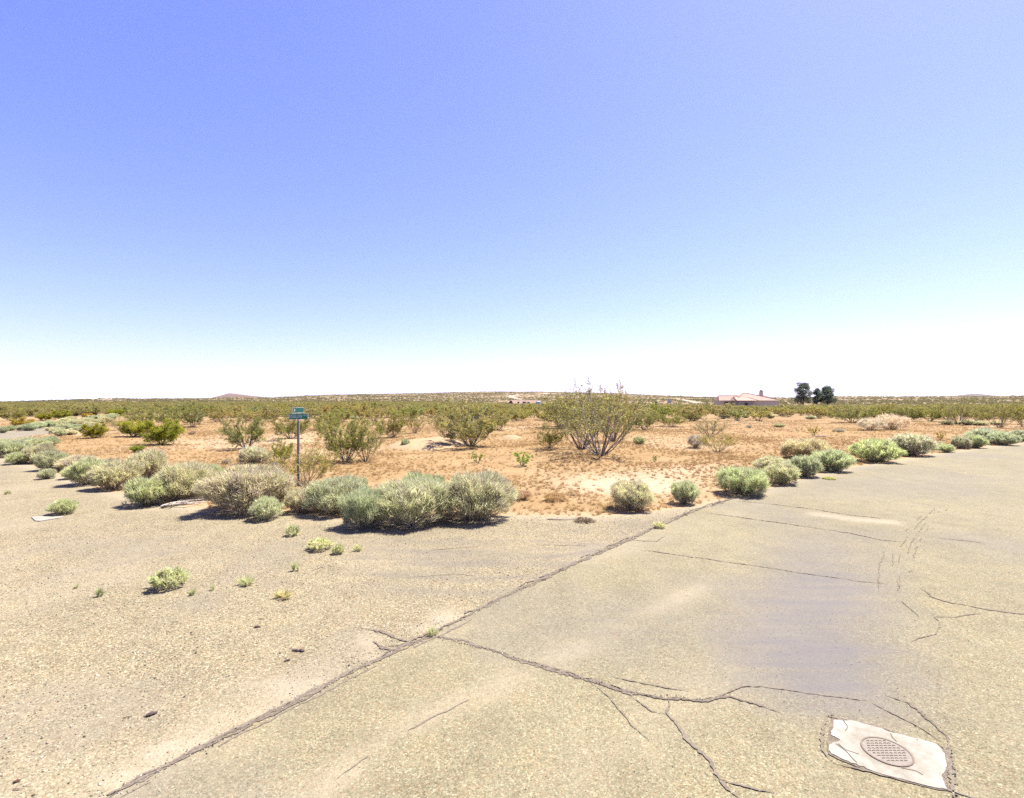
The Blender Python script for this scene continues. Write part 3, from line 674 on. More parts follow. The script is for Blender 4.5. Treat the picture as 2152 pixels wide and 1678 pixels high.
for px, by, w, ty, lb in [(5, 911, 20, 896, 'rabbitbrush mound on the far side of the side street at the left edge'), (22, 906, 17, 895, 'tiny olive mound on the far side of the side street, second from the left'),
                          (40, 905, 15, 894, 'rusty-leaved mound on the far side of the side street'), (60, 906, 32, 890, 'darkest green mound with a shadow on the far kerb side of the side street'),
                          (78, 901, 28, 888, 'pale mound right of the darkest green one beyond the side street'), (98, 898, 28, 885, 'mound beyond the side street nearest to the massed ones')]:
    rb(px, by, w, ty, lb, RB[random.randrange(5)], (1.08, .9, .8) if 'rusty' in lb else (.85, 1.05, .9), 'rabbitbrushes on the far side of the side street')
# single bushes on the gravel
rb(97, 1008, 32, 986, 'small grey-green rabbitbrush alone on the gravel near the left edge', RB[2], (1.0, 1.08, 1.0))
rb(133, 1083, 50, 1051, 'light green low rabbitbrush behind the pale concrete marker on the gravel', RB[4], (.95, 1.12, .85))
# right row
rb(1328, 1075, 90, 1012, 'nearly spherical rabbitbrush with cream seed heads at the pavement edge, middle of the picture', RBL[1], (1.05, 1.06, .92))
rb(1439, 1062, 54, 1010, 'small upright rabbitbrush with a dead branch on its right side', RB[0], (.88, 1.02, .85))
rb(1562, 1042, 104, 979, 'big green rabbitbrush at the pavement corner where the long crack ends', RBL[0], (.82, 1.0, .74), rot=4)
rb(1643, 1020, 74, 972, 'yellowish rabbitbrush right behind the big green one at the corner', RB[1], (1.0, 1.04, .84))
rb(1623, 995, 72, 961, 'pale rabbitbrush hidden at the back between the big green one and the yellowish one', RB[4], (1.1, 1.1, 1.0))
rb(1690, 1004, 66, 959, 'grey-green rabbitbrush third along the right-hand pavement edge', RB[2], (.92, 1.03, .9))
rb(1692, 968, 90, 922, 'pale beige rabbitbrush standing behind in the orange dirt', RBL[2], (1.2, 1.12, .95))
rb(1747, 993, 76, 945, 'dark green rounded rabbitbrush with a black shadow beneath it', RB[0], (.80, .96, .80))
rb(1841, 973, 90, 926, 'rabbitbrush with a vivid green crown on the bend of the road', RB[4], (.86, 1.06, .72))
rb(1884, 958, 56, 925, 'pale rabbitbrush half hidden between the vivid green one and the silvery one', RB[1], (1.05, 1.05, .95))
rb(1914, 959, 86, 914, 'silvery round rabbitbrush casting shade on the road bend', RB[2], (1.05, 1.06, 1.05))
rb(1967, 946, 34, 927, 'low small rabbitbrush, left one of a pair in the gap on the bend', RB[1], (1.0, 1.05, .9))
rb(1989, 952, 30, 934, 'low small dark rabbitbrush, right one of a pair in the gap on the bend', RB[0], (.82, 1.0, .76))
rb(2022, 944, 36, 918, 'grey rabbitbrush at the left of the far right clump', RB[2])
rb(2050, 943, 40, 915, 'fresh green rabbitbrush in the middle of the far right clump', RB[4], (.92, 1.06, .84))
rb(2072, 933, 66, 901, 'blue-green rabbitbrush at the top of the far right clump', RB[0], BLUE)
rb(2108, 937, 50, 910, 'blue-green rabbitbrush at the right end of the far right clump', RB[4], (.85, 1.0, .95))
rb(2145, 928, 40, 904, 'rabbitbrush cut by the right edge of the picture', RB[0], BLUE)
# field ones
F_ = 'rabbitbrushes scattered in the field'
rb(538, 976, 62, 940, 'grey twiggy rabbitbrush with green tips in the field left of the street sign', RB[2], (1.02, 1.02, 1.0), F_)
rb(1462, 943, 38, 912, 'grey-purple round bush beside the V-shaped creosote in the field', GREYB[0], (1.0, .95, .95), F_)
rb(1463, 928, 20, 916, 'tiny pale bush peeping behind the grey-purple round bush', RB[3], PALE, F_)
rb(852, 942, 18, 923, 'tiny dark grey-green bush on the pale sand mound', RB[2], (.75, .85, .78), F_)
rb(1343, 935, 24, 918, 'tiny yellow-green bush right of the tallest creosote', RB[4], (1.0, 1.08, .85), F_)
rb(1240, 893, 18, 880, 'tiny light bush left of the tallest creosote', RB[0], (1, 1.05, .9), F_)
rb(1830, 905, 55, 878, 'cream-coloured dry bush, left half of the bleached pair at the field edge', GREYB[0], (1.5, 1.45, 1.35), F_)
rb(1872, 904, 62, 868, 'cream-coloured dry bush, taller right half of the bleached pair at the field edge', GREYB[1], (1.55, 1.45, 1.3), F_)
for px, by, w, ty in [(1619, 880, 20, 868), (1567, 879, 16, 871), (1704, 882, 22, 873), (1313, 874, 22, 865), (1520, 877, 20, 871), (1990, 893, 24, 884), (2035, 894, 28, 883), (2062, 895, 26, 885), (2095, 894, 22, 885), (1075, 868, 16, 861), (745, 882, 20, 874)]:
    rb(px, by, w, ty, 'one of the small pale bushes at the foot of the olive scrub band', RB[random.randrange(5)], (1.02, 1.06, .9), 'pale bushes at the foot of the scrub band')
rb(372, 903, 18, 894, 'small grey twiggy bush left behind the bright creosotes', GREYB[1], (1, .98, 1), F_)
rb(404, 914, 15, 906, 'small brown dry bush on the orange dirt of the left field', GREYB[0], (.85, .72, .6), F_)
rb(475, 976, 18, 964, 'small grey dry bush just left of the grey twiggy rabbitbrush', GREYB[0], (1, 1, .95), F_)
rb(1574, 900, 12, 893, 'tiny grey dry bush in the middle of the bare orange field', GREYB[1], (.9, .85, .9), F_)
rb(1638, 899, 22, 890, 'low pale green bush in the middle of the bare orange field', RB[1], (1, 1, .8), F_)
rb(1762, 908, 24, 901, 'low flat grey bush right of the small yellowish creosote', GREYB[0], (1, 1, 1), F_)
rb(1098, 1052, 42, 1030, 'dry brown bush at the pavement edge right of the broad domed rabbitbrush', GREYB[0], (1.05, .82, .62), F_)
rb(1165, 1055, 46, 1034, 'golden brown dry bush between the pavement edge and the pale dirt patch', GREYB[1], (1.15, .86, .55), F_)

# -- creosotes
OP = CRO
cr(1262, 963, 196, 815, 'tallest creosote bush, open grey stems and thin top twigs rising above the skyline', CRO[0], (.98, 1.0, 1.1), rot=.5)
cr(1222, 948, 150, 798, 'taller thin creosote branches behind the tallest creosote, poking into the sky', CRO[1], (1.0, .98, 1.0), frac=.2, rot=2.2)
cr(1288, 930, 110, 802, 'slender creosote crown right behind the tallest creosote, its tip above the skyline', CRO[0], (1.1, 1.0, .9), rot=3.9)
cr(1178, 900, 120, 838, 'wide creosote on the left behind the tallest creosote', CRH[1], (1.05, 1.0, .95))
cr(990, 941, 158, 838, 'large rounded creosote with silvery tangled stems in the middle of the field', CRH[0], (.98, 1.0, 1.05))
cr(940, 925, 80, 852, 'upright creosote on the left flank of the large rounded one', CRO[1], (1.05, 1, .95))
cr(1047, 905, 56, 862, 'creosote on the right flank of the large rounded one', CRH[2])
cr(727, 973, 125, 872, 'big dense green creosote behind the street sign, left of its twin', CRH[1], (.9, .98, .85))
cr(768, 973, 76, 885, 'narrower creosote touching the big dense green one on its right', CRO[0], (.95, 1, .9))
cr(640, 1027, 140, 928, 'yellow-green creosote growing up around the foot of the street sign', CRO[1], (1.05, 1.05, .8), rot=1.0, frac=.15)
cr(592, 975, 50, 925, 'small green creosote arm left of the street sign post', CRH[2], (1.0, 1.08, .7))
cr(520, 946, 104, 868, 'grey-green creosote left of the street sign with a dark foot', CRH[0], (.88, .94, .95))
cr(610, 925, 90, 872, 'creosote half hidden behind the street sign post', CRH[2], (1.0, .98, .95))
cr(340, 937, 88, 888, 'bright green flat-topped creosote in the left field', CRD[0], (1.0, 1.05, .75), H=.7)
cr(280, 920, 62, 884, 'bright green creosote touching the flat-topped one on its left', CRD[1], (1.05, 1.1, .75), H=.7)
cr(196, 922, 52, 894, 'dense olive ball-shaped creosote where the orange dirt meets the grey-green mounds', CRD[0], (.95, .9, .55), H=.7)
cr(288, 952, 26, 936, 'tiny bright green creosote poking up behind the left-hand rabbitbrush row', CRD[1], (.9, 1.1, .7), H=.7)
cr(405, 899, 58, 857, 'grey-green creosote in the left field right of the flat-topped one', CRH[1], (.9, .95, .95))
cr(352, 896, 80, 856, 'broad creosote behind the bright green flat-topped one', CRH[2], (.95, .98, .9))
cr(298, 892, 70, 858, 'broad creosote behind and left of the flat-topped one', CRH[0], (.95, .98, .9))
cr(252, 905, 46, 872, 'pale-stemmed creosote beside the massed grey-green mounds', CRO[1], (1.05, 1.05, .95))
cr(825, 921, 76, 862, 'creosote right behind the big dense green pair', CRH[0], (1, 1, .95))
cr(872, 912, 50, 866, 'slim yellowish creosote above the pale sand mound', CRO[0], (1.1, 1, .8))
cr(1155, 944, 64, 898, 'small creosote with a dark foot left of the tallest creosote', CRH[2], (1, 1, .9))
cr(1097, 981, 46, 949, 'little bright green vase-shaped creosote alone on the orange dirt', CRS[0], (.85, 1.15, .7), H=.85)
cr(1003, 974, 28, 949, 'tiny sparse green creosote seedling in front of the large rounded creosote', CRS[1], (.95, 1.1, .75), H=.85)
cr(1508, 952, 78, 905, 'V-shaped creosote with yellowish tips in the right half of the field', CRO[1], (1.15, 1.08, .8))
cr(1492, 921, 76, 877, 'grey thin creosote behind the V-shaped one', CRO[0], (.95, .9, 1.1))
cr(1376, 972, 12, 957, 'tiny dark green seedling alone on the dirt right of the tallest creosote', CRS[0], (.55, .85, .6), H=.85)
cr(1710, 916, 22, 896, 'small yellowish creosote above the bleached board', CRS[1], (1.35, 1.05, .7), H=.85)
cr(1353, 905, 56, 864, 'creosote right of the tallest creosote, left one of three in a row', CRH[1])
cr(1411, 898, 60, 868, 'low creosote right of the tallest creosote, right one of three in a row', CRH[2], (1, 1.05, .9))
cr(1452, 886, 46, 862, 'small creosote at the edge of the bare orange field', CRH[0])
cr(1320, 903, 44, 862, 'creosote directly behind the right shoulder of the tallest creosote', CRH[2])
cr(2013, 894, 84, 836, 'tall dark-stemmed creosote near the right edge of the scrub band', CRO[0], (.92, .92, .85))
cr(2100, 900, 66, 842, 'tall airy creosote near the right edge', CRO[1], (1.02, .98, .9))
cr(2150, 898, 50, 846, 'creosote cut by the right edge of the picture', CRH[1], (1.05, 1, .8))
cr(1975, 926, 18, 908, 'tiny sparse yellowish creosote behind the low pair on the bend', CRS[0], (1.35, 1.0, .8), H=.85)
cr(1955, 886, 60, 856, 'green creosote left of the tall dark-stemmed one', CRH[1], (1, 1.05, .75))
cr(1790, 889, 90, 855, 'broad creosote behind the cream-coloured dry pair, left side', CRH[2])
cr(1905, 886, 60, 852, 'creosote behind the cream-coloured dry pair, right side', CRH[0])
cr(45, 900, 42, 880, 'rusty and green creosote beyond the side street', CRD[0], (1.12, .92, .68), H=.7)
cr(93, 885, 30, 868, 'dark green creosote beyond the side street', CRD[1], (.95, .95, .6), H=.7)
cr(126, 882, 36, 864, 'olive creosote above the massed grey-green mounds', CRD[0], (.9, .95, .6), H=.7)
cr(242, 876, 30, 860, 'dense green creosote right of the black box', CRD[1], (.95, 1, .6), H=.7)
cr(184, 880, 24, 870, 'orange-brown dry creosote beside the black box', CRD[0], (1.5, .95, .65), H=.7)
cr(25, 886, 60, 858, 'olive creosote at the left edge beyond the side street', CRH[0], (.95, .95, .8))
cr(466, 888, 50, 858, 'yellowish sparse creosote left of the street sign in the scrub', CRO[1], (1.2, 1.05, .85))
cr(690, 905, 70, 862, 'creosote behind the big dense green one', CRH[1])

NAMED = len([o for o in C.objects if o.name.startswith('creosote_bush')])

# street furniture keeps clear of these spots (x, y, radius)
HX, HY = PX(1100, 300), 300.0; BX, BY = PX(1573, 215), 215.0
CLEAR = [(HX, HY, 16), (BX, BY, 19), (PX(1131, 285), 285, 3), (PX(1155, 290), 290, 4), (PX(1688, 228), 228, 3), (PX(1738, 228), 228, 4), (PX(1379, 150), 150, 1.5), (PX(1406, 152), 152, 2), (PX(199, 78), 78, 1.5)]
def ok_spots(x, y, pad=0):
    k = paved_dist(x, y) > 1.2 + pad
    for cx, cy, cr_ in CLEAR: k &= np.hypot(x - cx, y - cy) > cr_
    for Q in TR:
        d, _, _ = near_seg(Q, x, y, False); k &= d > 4.5
    return k
# the near scrub band: single bushes
GRP_N = 'creosote bushes of the olive scrub band'
rg = np.random.default_rng(77); need = 300 - NAMED; pts = []
tries = 0
while len(pts) < need and tries < 20000:
    tries += 1
    t = rg.uniform(-.86, .86); r_ = math.sqrt(rg.uniform(54 ** 2, 96 ** 2)); x = r_ * math.sin(t); y = r_ * math.cos(t); px = 1076 + FPX * x / y; py = 839 + CAM_H * FPX / y
    lim = 884 if px > 1400 else (887 if px > 800 else (889 if px > 430 else 876))
    if py > lim or px < -30: continue
    if px < 250 and py > 872: continue
    if any((x - a) ** 2 + (y - b) ** 2 < 1.9 ** 2 for a, b in pts): continue
    if vnoise(np.array([x / 9]), np.array([y / 9]), 4)[0] < .22: continue
    if not ok_spots(np.array([x]), np.array([y]))[0]: continue
    pts.append((x, y))
SECT = ['at the far left edge', 'above the massed mounds', 'above the flat-topped green creosote', 'left of the street sign', 'right above the street sign', 'behind the dense green pair', 'behind the large rounded creosote',
        'below the tan house', 'behind the tallest creosote', 'below the pale dirt track', 'below the terracotta roof', 'in front of the dark pines', 'behind the cream-coloured dry pair', 'around the tall dark-stemmed creosote', 'at the far right edge']
SEDGE = [90, 250, 430, 580, 680, 880, 1020, 1140, 1380, 1500, 1650, 1770, 1920, 2070, 9999]
def band_label(x, y):
    px = 1076 + FPX * x / y; r_ = math.hypot(x, y); i = next(k for k, e in enumerate(SEDGE) if px < e)
    row = 'front row' if r_ < 66 else ('middle rows' if r_ < 82 else 'back rows')
    return 'olive creosote in the %s of the scrub band, %s' % (row, SECT[i])
for x, y in pts:
    w = rg.uniform(1.7, 3.4); h = w * rg.uniform(.42, .62)
    if 1050 < 1076 + FPX * x / y < 1165: h = min(h, .95)
    o = empty('creosote_bush', (x, y, tz(x, y) - .02), rg.uniform(0, 6.28)); o.scale = (w, w, h / .75)
    md = CRM[rg.integers(5)]; cc = (rg.uniform(.88, 1.12), rg.uniform(.92, 1.05), rg.uniform(.7, 1.1), 1)
    for nm, mm in zip(('foliage', 'stems'), md): c = link(nm, mm, o); c.color = cc
    tag(o, band_label(x, y), 'bush', GRP_N)

# ------------------------------------------------------------------ masses nobody could count
def scatter(name, P, scl, pick, meshes, seed=0, zs=None):
    col = bpy.data.collections.new(name + '_source')
    objs = []
    for i, mm in enumerate(meshes):
        o = bpy.data.objects.new(f'{name}_{i:02d}', mm); col.objects.link(o); objs.append(o)
    m = bpy.data.meshes.new(name); m.vertices.add(len(P)); m.vertices.foreach_set('co', np.ascontiguousarray(P, dtype=np.float32).ravel())
    r = np.random.default_rng(seed)
    for an, av in (('scl', scl), ('rot', r.uniform(0, 6.28, len(P))), ('zsc', zs if zs is not None else r.uniform(.8, 1.2, len(P)))):
        a = m.attributes.new(an, 'FLOAT', 'POINT'); a.data.foreach_set('value', np.ascontiguousarray(av, dtype=np.float32))
    a = m.attributes.new('pick', 'INT', 'POINT'); a.data.foreach_set('value', np.ascontiguousarray(pick, dtype=np.int32))
    o = link(name, m)
    ng = bpy.data.node_groups.new(name, 'GeometryNodeTree')
    ng.interface.new_socket('Geometry', in_out='INPUT', socket_type='NodeSocketGeometry'); ng.interface.new_socket('Geometry', in_out='OUTPUT', socket_type='NodeSocketGeometry')
    n = ng.nodes; gi = n.new('NodeGroupInput'); go = n.new('NodeGroupOutput')
    ip = n.new('GeometryNodeInstanceOnPoints'); ci = n.new('GeometryNodeCollectionInfo'); ci.inputs['Collection'].default_value = col
    ci.inputs['Separate Children'].default_value = True; ci.inputs['Reset Children'].default_value = True
    def na(nm, t='FLOAT'):
        q = n.new('GeometryNodeInputNamedAttribute'); q.data_type = t; q.inputs['Name'].default_value = nm; return q.outputs[0]
    cx = n.new('ShaderNodeCombineXYZ'); ng.links.new(na('rot'), cx.inputs[2])
    sm = n.new('ShaderNodeMath'); sm.operation = 'MULTIPLY'; ng.links.new(na('scl'), sm.inputs[0]); ng.links.new(na('zsc'), sm.inputs[1])
    cs = n.new('ShaderNodeCombineXYZ'); s0 = na('scl'); ng.links.new(s0, cs.inputs[0]); ng.links.new(s0, cs.inputs[1]); ng.links.new(sm.outputs[0], cs.inputs[2])
    ng.links.new(gi.outputs[0], ip.inputs['Points']); ng.links.new(ci.outputs[0], ip.inputs['Instance']); ip.inputs['Pick Instance'].default_value = True
    ng.links.new(na('pick', 'INT'), ip.inputs['Instance Index']); ng.links.new(cx.outputs[0], ip.inputs['Rotation']); ng.links.new(cs.outputs[0], ip.inputs['Scale'])
    ng.links.new(ip.outputs[0], go.inputs[0])
    md = o.modifiers.new('scatter', 'NODES'); md.node_group = ng
    o['kind'] = 'stuff'
    return o
def join_pair(a, b):
    """foliage and stems as one mesh for far instances"""
    VV = []; CC = []
    for m in (a, b):
        v = np.empty(len(m.vertices) * 3, np.float32); m.vertices.foreach_get('co', v); c = np.empty(len(m.vertices) * 4, np.float32); m.attributes['Col'].data.foreach_get('color', c)
        VV.append(v.reshape(-1, 3)); CC.append(c.reshape(-1, 4)[:, :3])
    V = np.concatenate(VV); K = np.concatenate(CC)
    return np_mesh('shrub', V, np.arange(len(V)).reshape(-1, 3), M_leaf, K)
FARM = [join_pair(*p) for p in CRF]; MIDM = [join_pair(*p) for p in CRM]

def polar_points(n, r0, r1, tmax, seed):
    r = np.random.default_rng(seed); R_ = np.sqrt(r.uniform(r0 ** 2, r1 ** 2, n)); t = r.uniform(-tmax, tmax, n); return R_ * np.sin(t), R_ * np.cos(t), R_
# 90-260 m
x, y, r_ = polar_points(6500, 94, 260, .92, 1)
pq = 1076 + FPX * x / y
k = ok_spots(x, y) & (vnoise(x / 14, y / 14, 4) > .2) & ~((pq > 1060) & (pq < 1145) & (r_ > 170)); x = x[k]; y = y[k]
P = np.c_[x, y, terrain(x, y) - .02]; n = len(P); r = np.random.default_rng(2)
s = r.uniform(1.4, 2.7, n); o = scatter('creosote_scrub', P, s, r.integers(0, 5, n), MIDM, 3, r.uniform(.55, .82, n))
# 260-1400 m
x, y, r_ = polar_points(90000, 255, 1450, .92, 5)
D_ = np.interp(np.arctan2(x, y), TH, S_D)
dens = (1 - .45 * np.clip((r_ - 320) / 300, 0, 1)) * np.clip(fbm(x / 90, y / 90, 12) * 1.6 + .15, .25, 1) * np.where(vnoise(x / 22, y / 22, 9) > .25, 1, .45)
pq = 1076 + FPX * x / y; dens = np.where((pq > 1060) & (pq < 1165) & (r_ < 300), .02, dens)
k = ok_spots(x, y) & (r_ < D_ + 60) & (np.random.default_rng(8).random(len(x)) < dens)
x = x[k]; y = y[k]; P = np.c_[x, y, terrain(x, y) - .02]; n = len(P)
s = r.uniform(1.3, 2.6, n); o2 = scatter('distant_scrub', P, s, r.integers(0, 4, n), FARM, 4, r.uniform(.5, .8, n))

# dry grass
def grass_mesh(seed, n=26, h=1.0, w=.035, cols=((.52, .32, .13),), flat_=.5):
    r = np.random.default_rng(seed); S = Soup(); a = r.uniform(0, 6.28, n); b = np.c_[r.normal(0, .22, (n, 2)), np.zeros(n)]
    d = unit(np.c_[np.cos(a) * flat_, np.sin(a) * flat_, np.ones(n)] + r.normal(0, .25, (n, 3))); d[:, 2] = np.abs(d[:, 2]); L = h * r.uniform(.4, 1.1, n)
    sd = unit(np.cross(d, r.normal(size=(n, 3)))) * w; c = np.array(cols)[r.integers(0, len(cols), n)] * r.uniform(.75, 1.2, (n, 1))
    S.tris(np.stack([b - sd, b + sd, b + d * L[:, None]], 1), c); return S.mesh('tuft', M_grass)
GM = [grass_mesh(k, cols=((.36, .225, .095), (.40, .27, .12), (.34, .20, .085), (.42, .31, .155)), flat_=.9) for k in range(4)]
GB = [grass_mesh(20 + k, n=34, w=.05, cols=((.22, .15, .08), (.27, .185, .10), (.32, .225, .12)), flat_=1.1) for k in range(3)]
x, y, r_ = polar_points(210000, 9.5, 70, .92, 6)
d = paved_dist(x, y); g = fbm(x / 3.0, y / 3.0, 61); pxx = 1076 + FPX * x / y; pyy = 839 + CAM_H * FPX / y
pale = np.exp(-((pxx - 1330) / 150) ** 2 - ((pyy - 1022) / 22) ** 2)
k = (d > .12) & (np.random.default_rng(9).random(len(x)) < np.clip((g - .3) * 2.6, .12, 1) * (1 - .85 * pale) * np.clip(26 / r_, .35, 1))
x = x[k]; y = y[k]; P = np.c_[x, y, terrain(x, y)]; n = len(P)
scatter('dry_grass', P, r.uniform(.05, .13, n), r.integers(0, 4, n), GM, 5)
x, y, r_ = polar_points(26000, 9.5, 50, .92, 7)
d = paved_dist(x, y); g = fbm(x / 2.0, y / 2.0, 65); pxx = 1076 + FPX * x / y; pyy = 839 + CAM_H * FPX / y
zone = np.exp(-((pxx - 1330) / 260) ** 2 - ((pyy - 995) / 42) ** 2) + .35 * np.exp(-((pxx - 1800) / 400) ** 2 - ((pyy - 915) / 22) ** 2)
k = (d > .25) & (np.random.default_rng(10).random(len(x)) < np.clip((g - .42) * 4, 0, 1) * np.clip(zone + .05, 0, 1) * .6)
x = x[k]; y = y[k]; P = np.c_[x, y, terrain(x, y)]; n = len(P)
scatter('brown_weeds', P, r.uniform(.05, .13, n), r.integers(0, 3, n), GB, 6)

# loose gravel on the lot
def pebble(seed):
    r = np.random.default_rng(seed); v = np.array([(1, 0, 0), (-1, 0, 0), (0, 1, 0), (0, -1, 0), (0, 0, .7), (0, 0, -.5), ], float) * r.uniform(.6, 1.1, (6, 1))
    f = [(0, 2, 4), (2, 1, 4), (1, 3, 4), (3, 0, 4), (2, 0, 5), (1, 2, 5), (3, 1, 5), (0, 3, 5)]
    base = [(.22, .19, .15), (.36, .33, .27), (.08, .062, .05), (.17, .13, .10), (.05, .043, .04), (.25, .21, .155)][seed % 6]
    return np_mesh('pebble', v, np.array(f), M_pebble, np.tile(np.array(base), (6, 1)))
PB = [pebble(k) for k in range(6)]
x, y, r_ = polar_points(110000, 2.8, 14, 1.0, 12)
k = inside(LOT, x, y) & (fbm(x * .8, y * .8, 71) > np.random.default_rng(1).uniform(.25, .75, len(x))); x = x[k]; y = y[k]; n = len(x)
P = np.c_[x, y, np.full(n, .006)]; scatter('loose_gravel', P, r.uniform(.003, .0085, n) * (1 + (r.random(n) < .05) * .9), r.integers(0, 6, n), PB, 7)
x, y, r_ = polar_points(14000, 2.8, 12, 1.0, 13)
k = inside(ASPH, x, y); x = x[k]; y = y[k]; n = len(x)
P = np.c_[x, y, np.full(n, .010)]; scatter('loose_grit', P, r.uniform(.0025, .0055, n), r.integers(0, 6, n), PB, 8)

cx_, cy_ = [], []
for Pc_, w_ in ((CR, .07), (np.array([flat(*p) for p in [(905, 1338), (1030, 1368), (1200, 1421), (1330, 1462), (1480, 1475)]]), .03), (np.array([flat(*p) for p in [(1740, 1508), (1996, 1580), (2003, 1680)]]), .03)):
    for a, b in zip(Pc_[:-1], Pc_[1:]):
        L = np.linalg.norm(b - a); n = int(L * 150); t = r.random(n)[:, None]; q = a + (b - a) * t + r.normal(0, w_ * .5, (n, 2)); cx_.append(q[:, 0]); cy_.append(q[:, 1])
cx_ = np.concatenate(cx_); cy_ = np.concatenate(cy_); n = len(cx_)
scatter('crack_rubble', np.c_[cx_, cy_, np.full(n, .013)], r.uniform(.003, .009, n), r.integers(0, 6, n), PB, 9)

# ------------------------------------------------------------------ sand mound
def mound(px, by, wpx, hgt, depth):
    x0, y0 = G(px, by); w = wpx * y0 / FPX
    a = np.linspace(-1, 1, 60); b = np.linspace(-1, 1, 30); A, B = np.meshgrid(a, b, indexing='ij')
    Xm = x0 + A * w / 2; Ym = y0 + depth / 2 + B * depth / 2
    h = hgt * np.clip(1 - A ** 2 - B ** 2, 0, 1) ** .8 * (.6 + .8 * fbm(Xm * .8, Ym * .8, 6)) - .06
    return tag(link('sand_mound', np_mesh('sand_mound', np.stack([Xm.ravel(), Ym.ravel(), (terrain(Xm, Ym) + h).ravel()], 1), grid_faces(60, 30), M_sand, smooth=True)), kind='structure')
mound(880, 948, 190, .42, 5.5); mound(590, 935, 90, .25, 3); mound(1075, 925, 50, .25, 2)

# ------------------------------------------------------------------ weeds on the pavement
def tuft(px, by, w, ty, label, kind=None, col=(1, 1.05, .85)):
    plant('weed_tuft', kind or TUFT[random.randrange(3)], px, by, w, ty, label, 'weed', 'weed tufts growing out of the pavement', col, frac=.2)
tuft(355, 1240, 72, 1193, 'largest weed clump on the gravel, pale green with dry stalks', RBS[0], (.98, 1.04, .84))
tuft(210, 1256, 16, 1235, 'small tuft left of the largest weed clump')
tuft(405, 1253, 14, 1237, 'small tuft just right of the largest weed clump')
tuft(446, 1242, 13, 1228, 'tiny tuft second to the right of the largest weed clump')
tuft(516, 1233, 34, 1211, 'spreading light green tuft between the largest clump and the yellow one')
tuft(597, 1262, 38, 1240, 'low yellowish tuft at the end of a weedy crack', None, (1.05, 1.0, .7))
tuft(620, 1202, 18, 1180, 'slim tuft above the low yellowish tuft')
tuft(671, 1158, 52, 1130, 'wide grey-green tuft, left one of the three in a row', RBS[1], (1.05, 1.1, .9))
tuft(711, 1166, 26, 1141, 'middle-sized tuft, middle one of the three in a row', RBS[2], (1.05, 1.1, .85))
tuft(752, 1160, 20, 1143, 'faint yellow-green tuft, right one of the three in a row')
tuft(615, 1128, 30, 1101, 'grey-green tuft on the gravel below the small round mint bush', RBS[3], (1.02, 1.08, .95))
tuft(908, 1340, 22, 1316, 'tuft growing at the junction of the two long cracks')
tuft(1386, 1112, 24, 1096, 'tuft growing in the long crack near its far end', RBS[0], (1.1, 1.12, .9))
tuft(15, 1040, 12, 1030, 'tiny tuft by the left edge of the gravel')
tuft(160, 1238, 10, 1228, 'faint tiny tuft left of the small tuft on the near gravel')
tuft(1743, 1009, 26, 1002, 'flat yellow-green weed patch on the road edge', RBS[1], (1.0, 1.0, .6))

# ------------------------------------------------------------------ dead wood and litter
def sticks(name, segs, r0, label, cat, col, group=None, seed=0):
    """segs: list of pixel polylines with heights [(px, py, z)]"""
    W = Soup(); rr = np.random.default_rng(seed)
    for sg in segs:
        pts = []
        for px, py, z in sg:
            Yg = CAM_H * FPX / (py - 839.0); Yz = (CAM_H - z) / CAM_H * Yg; pts.append((PX(px, Yz), Yz, z + .01))
        pts = np.array(pts); q = [pts[0]]
        for a, b in zip(pts[:-1], pts[1:]):
            for t in (.25, .5, .75, 1): q.append(a + (b - a) * t + rr.normal(0, r0 * .5, 3) * (t < 1))
        q = np.array(q); q[:, 2] = np.maximum(q[:, 2], r0 * .6); n = len(q) - 1; ra = r0 * np.linspace(1, .35, n + 1) * rr.uniform(.85, 1.15, n + 1)
        W.tubes(q[:-1], q[1:], ra[:-1], ra[1:], np.array(col) * rr.uniform(.75, 1.15), 5)
    o = link(name, W.mesh(name, M_wood)); return tag(o, label, cat, group)
sg = []
rr = np.random.default_rng(3)
for k in range(13):
    ex = rr.uniform(385, 445); ey = 1045 + rr.uniform(-2, 16); sg.append([(338, 1066, .03), (360 + rr.uniform(-4, 4), 1060 + rr.uniform(-3, 3), rr.uniform(.03, .09)), ((360 + ex) / 2, (1058 + ey) / 2 + rr.uniform(-3, 3), rr.uniform(.02, .10)), (ex, ey, rr.uniform(.0, .08))])
sticks('fallen_branch', sg, .017, 'bleached fallen dead branches fanning right from a stub on the gravel', 'dead branch', (.36, .32, .26))
sg = []
for k in range(10):
    sg.append([(863 + rr.uniform(-2, 2), 1090, .16), (862 + rr.uniform(-10, 10), 1100, .06), (862 + rr.uniform(-26, 26), 1108 + rr.uniform(-3, 9), .0)])
sticks('bare_roots', sg, .009, 'pale bare roots splayed at the foot of the feathery rabbitbrush', 'roots', (.38, .35, .31))
sticks('fallen_branch', [[(1448, 1045, .12), (1458, 1052, .08), (1467, 1058, .0)], [(1444, 1050, .1), (1455, 1055, .05), (1462, 1058, 0)]], .012, 'dark red-brown dead branch at the right foot of the small upright rabbitbrush', 'dead branch', (.16, .08, .07))
LG = 'bits of dark dead wood on the gravel'
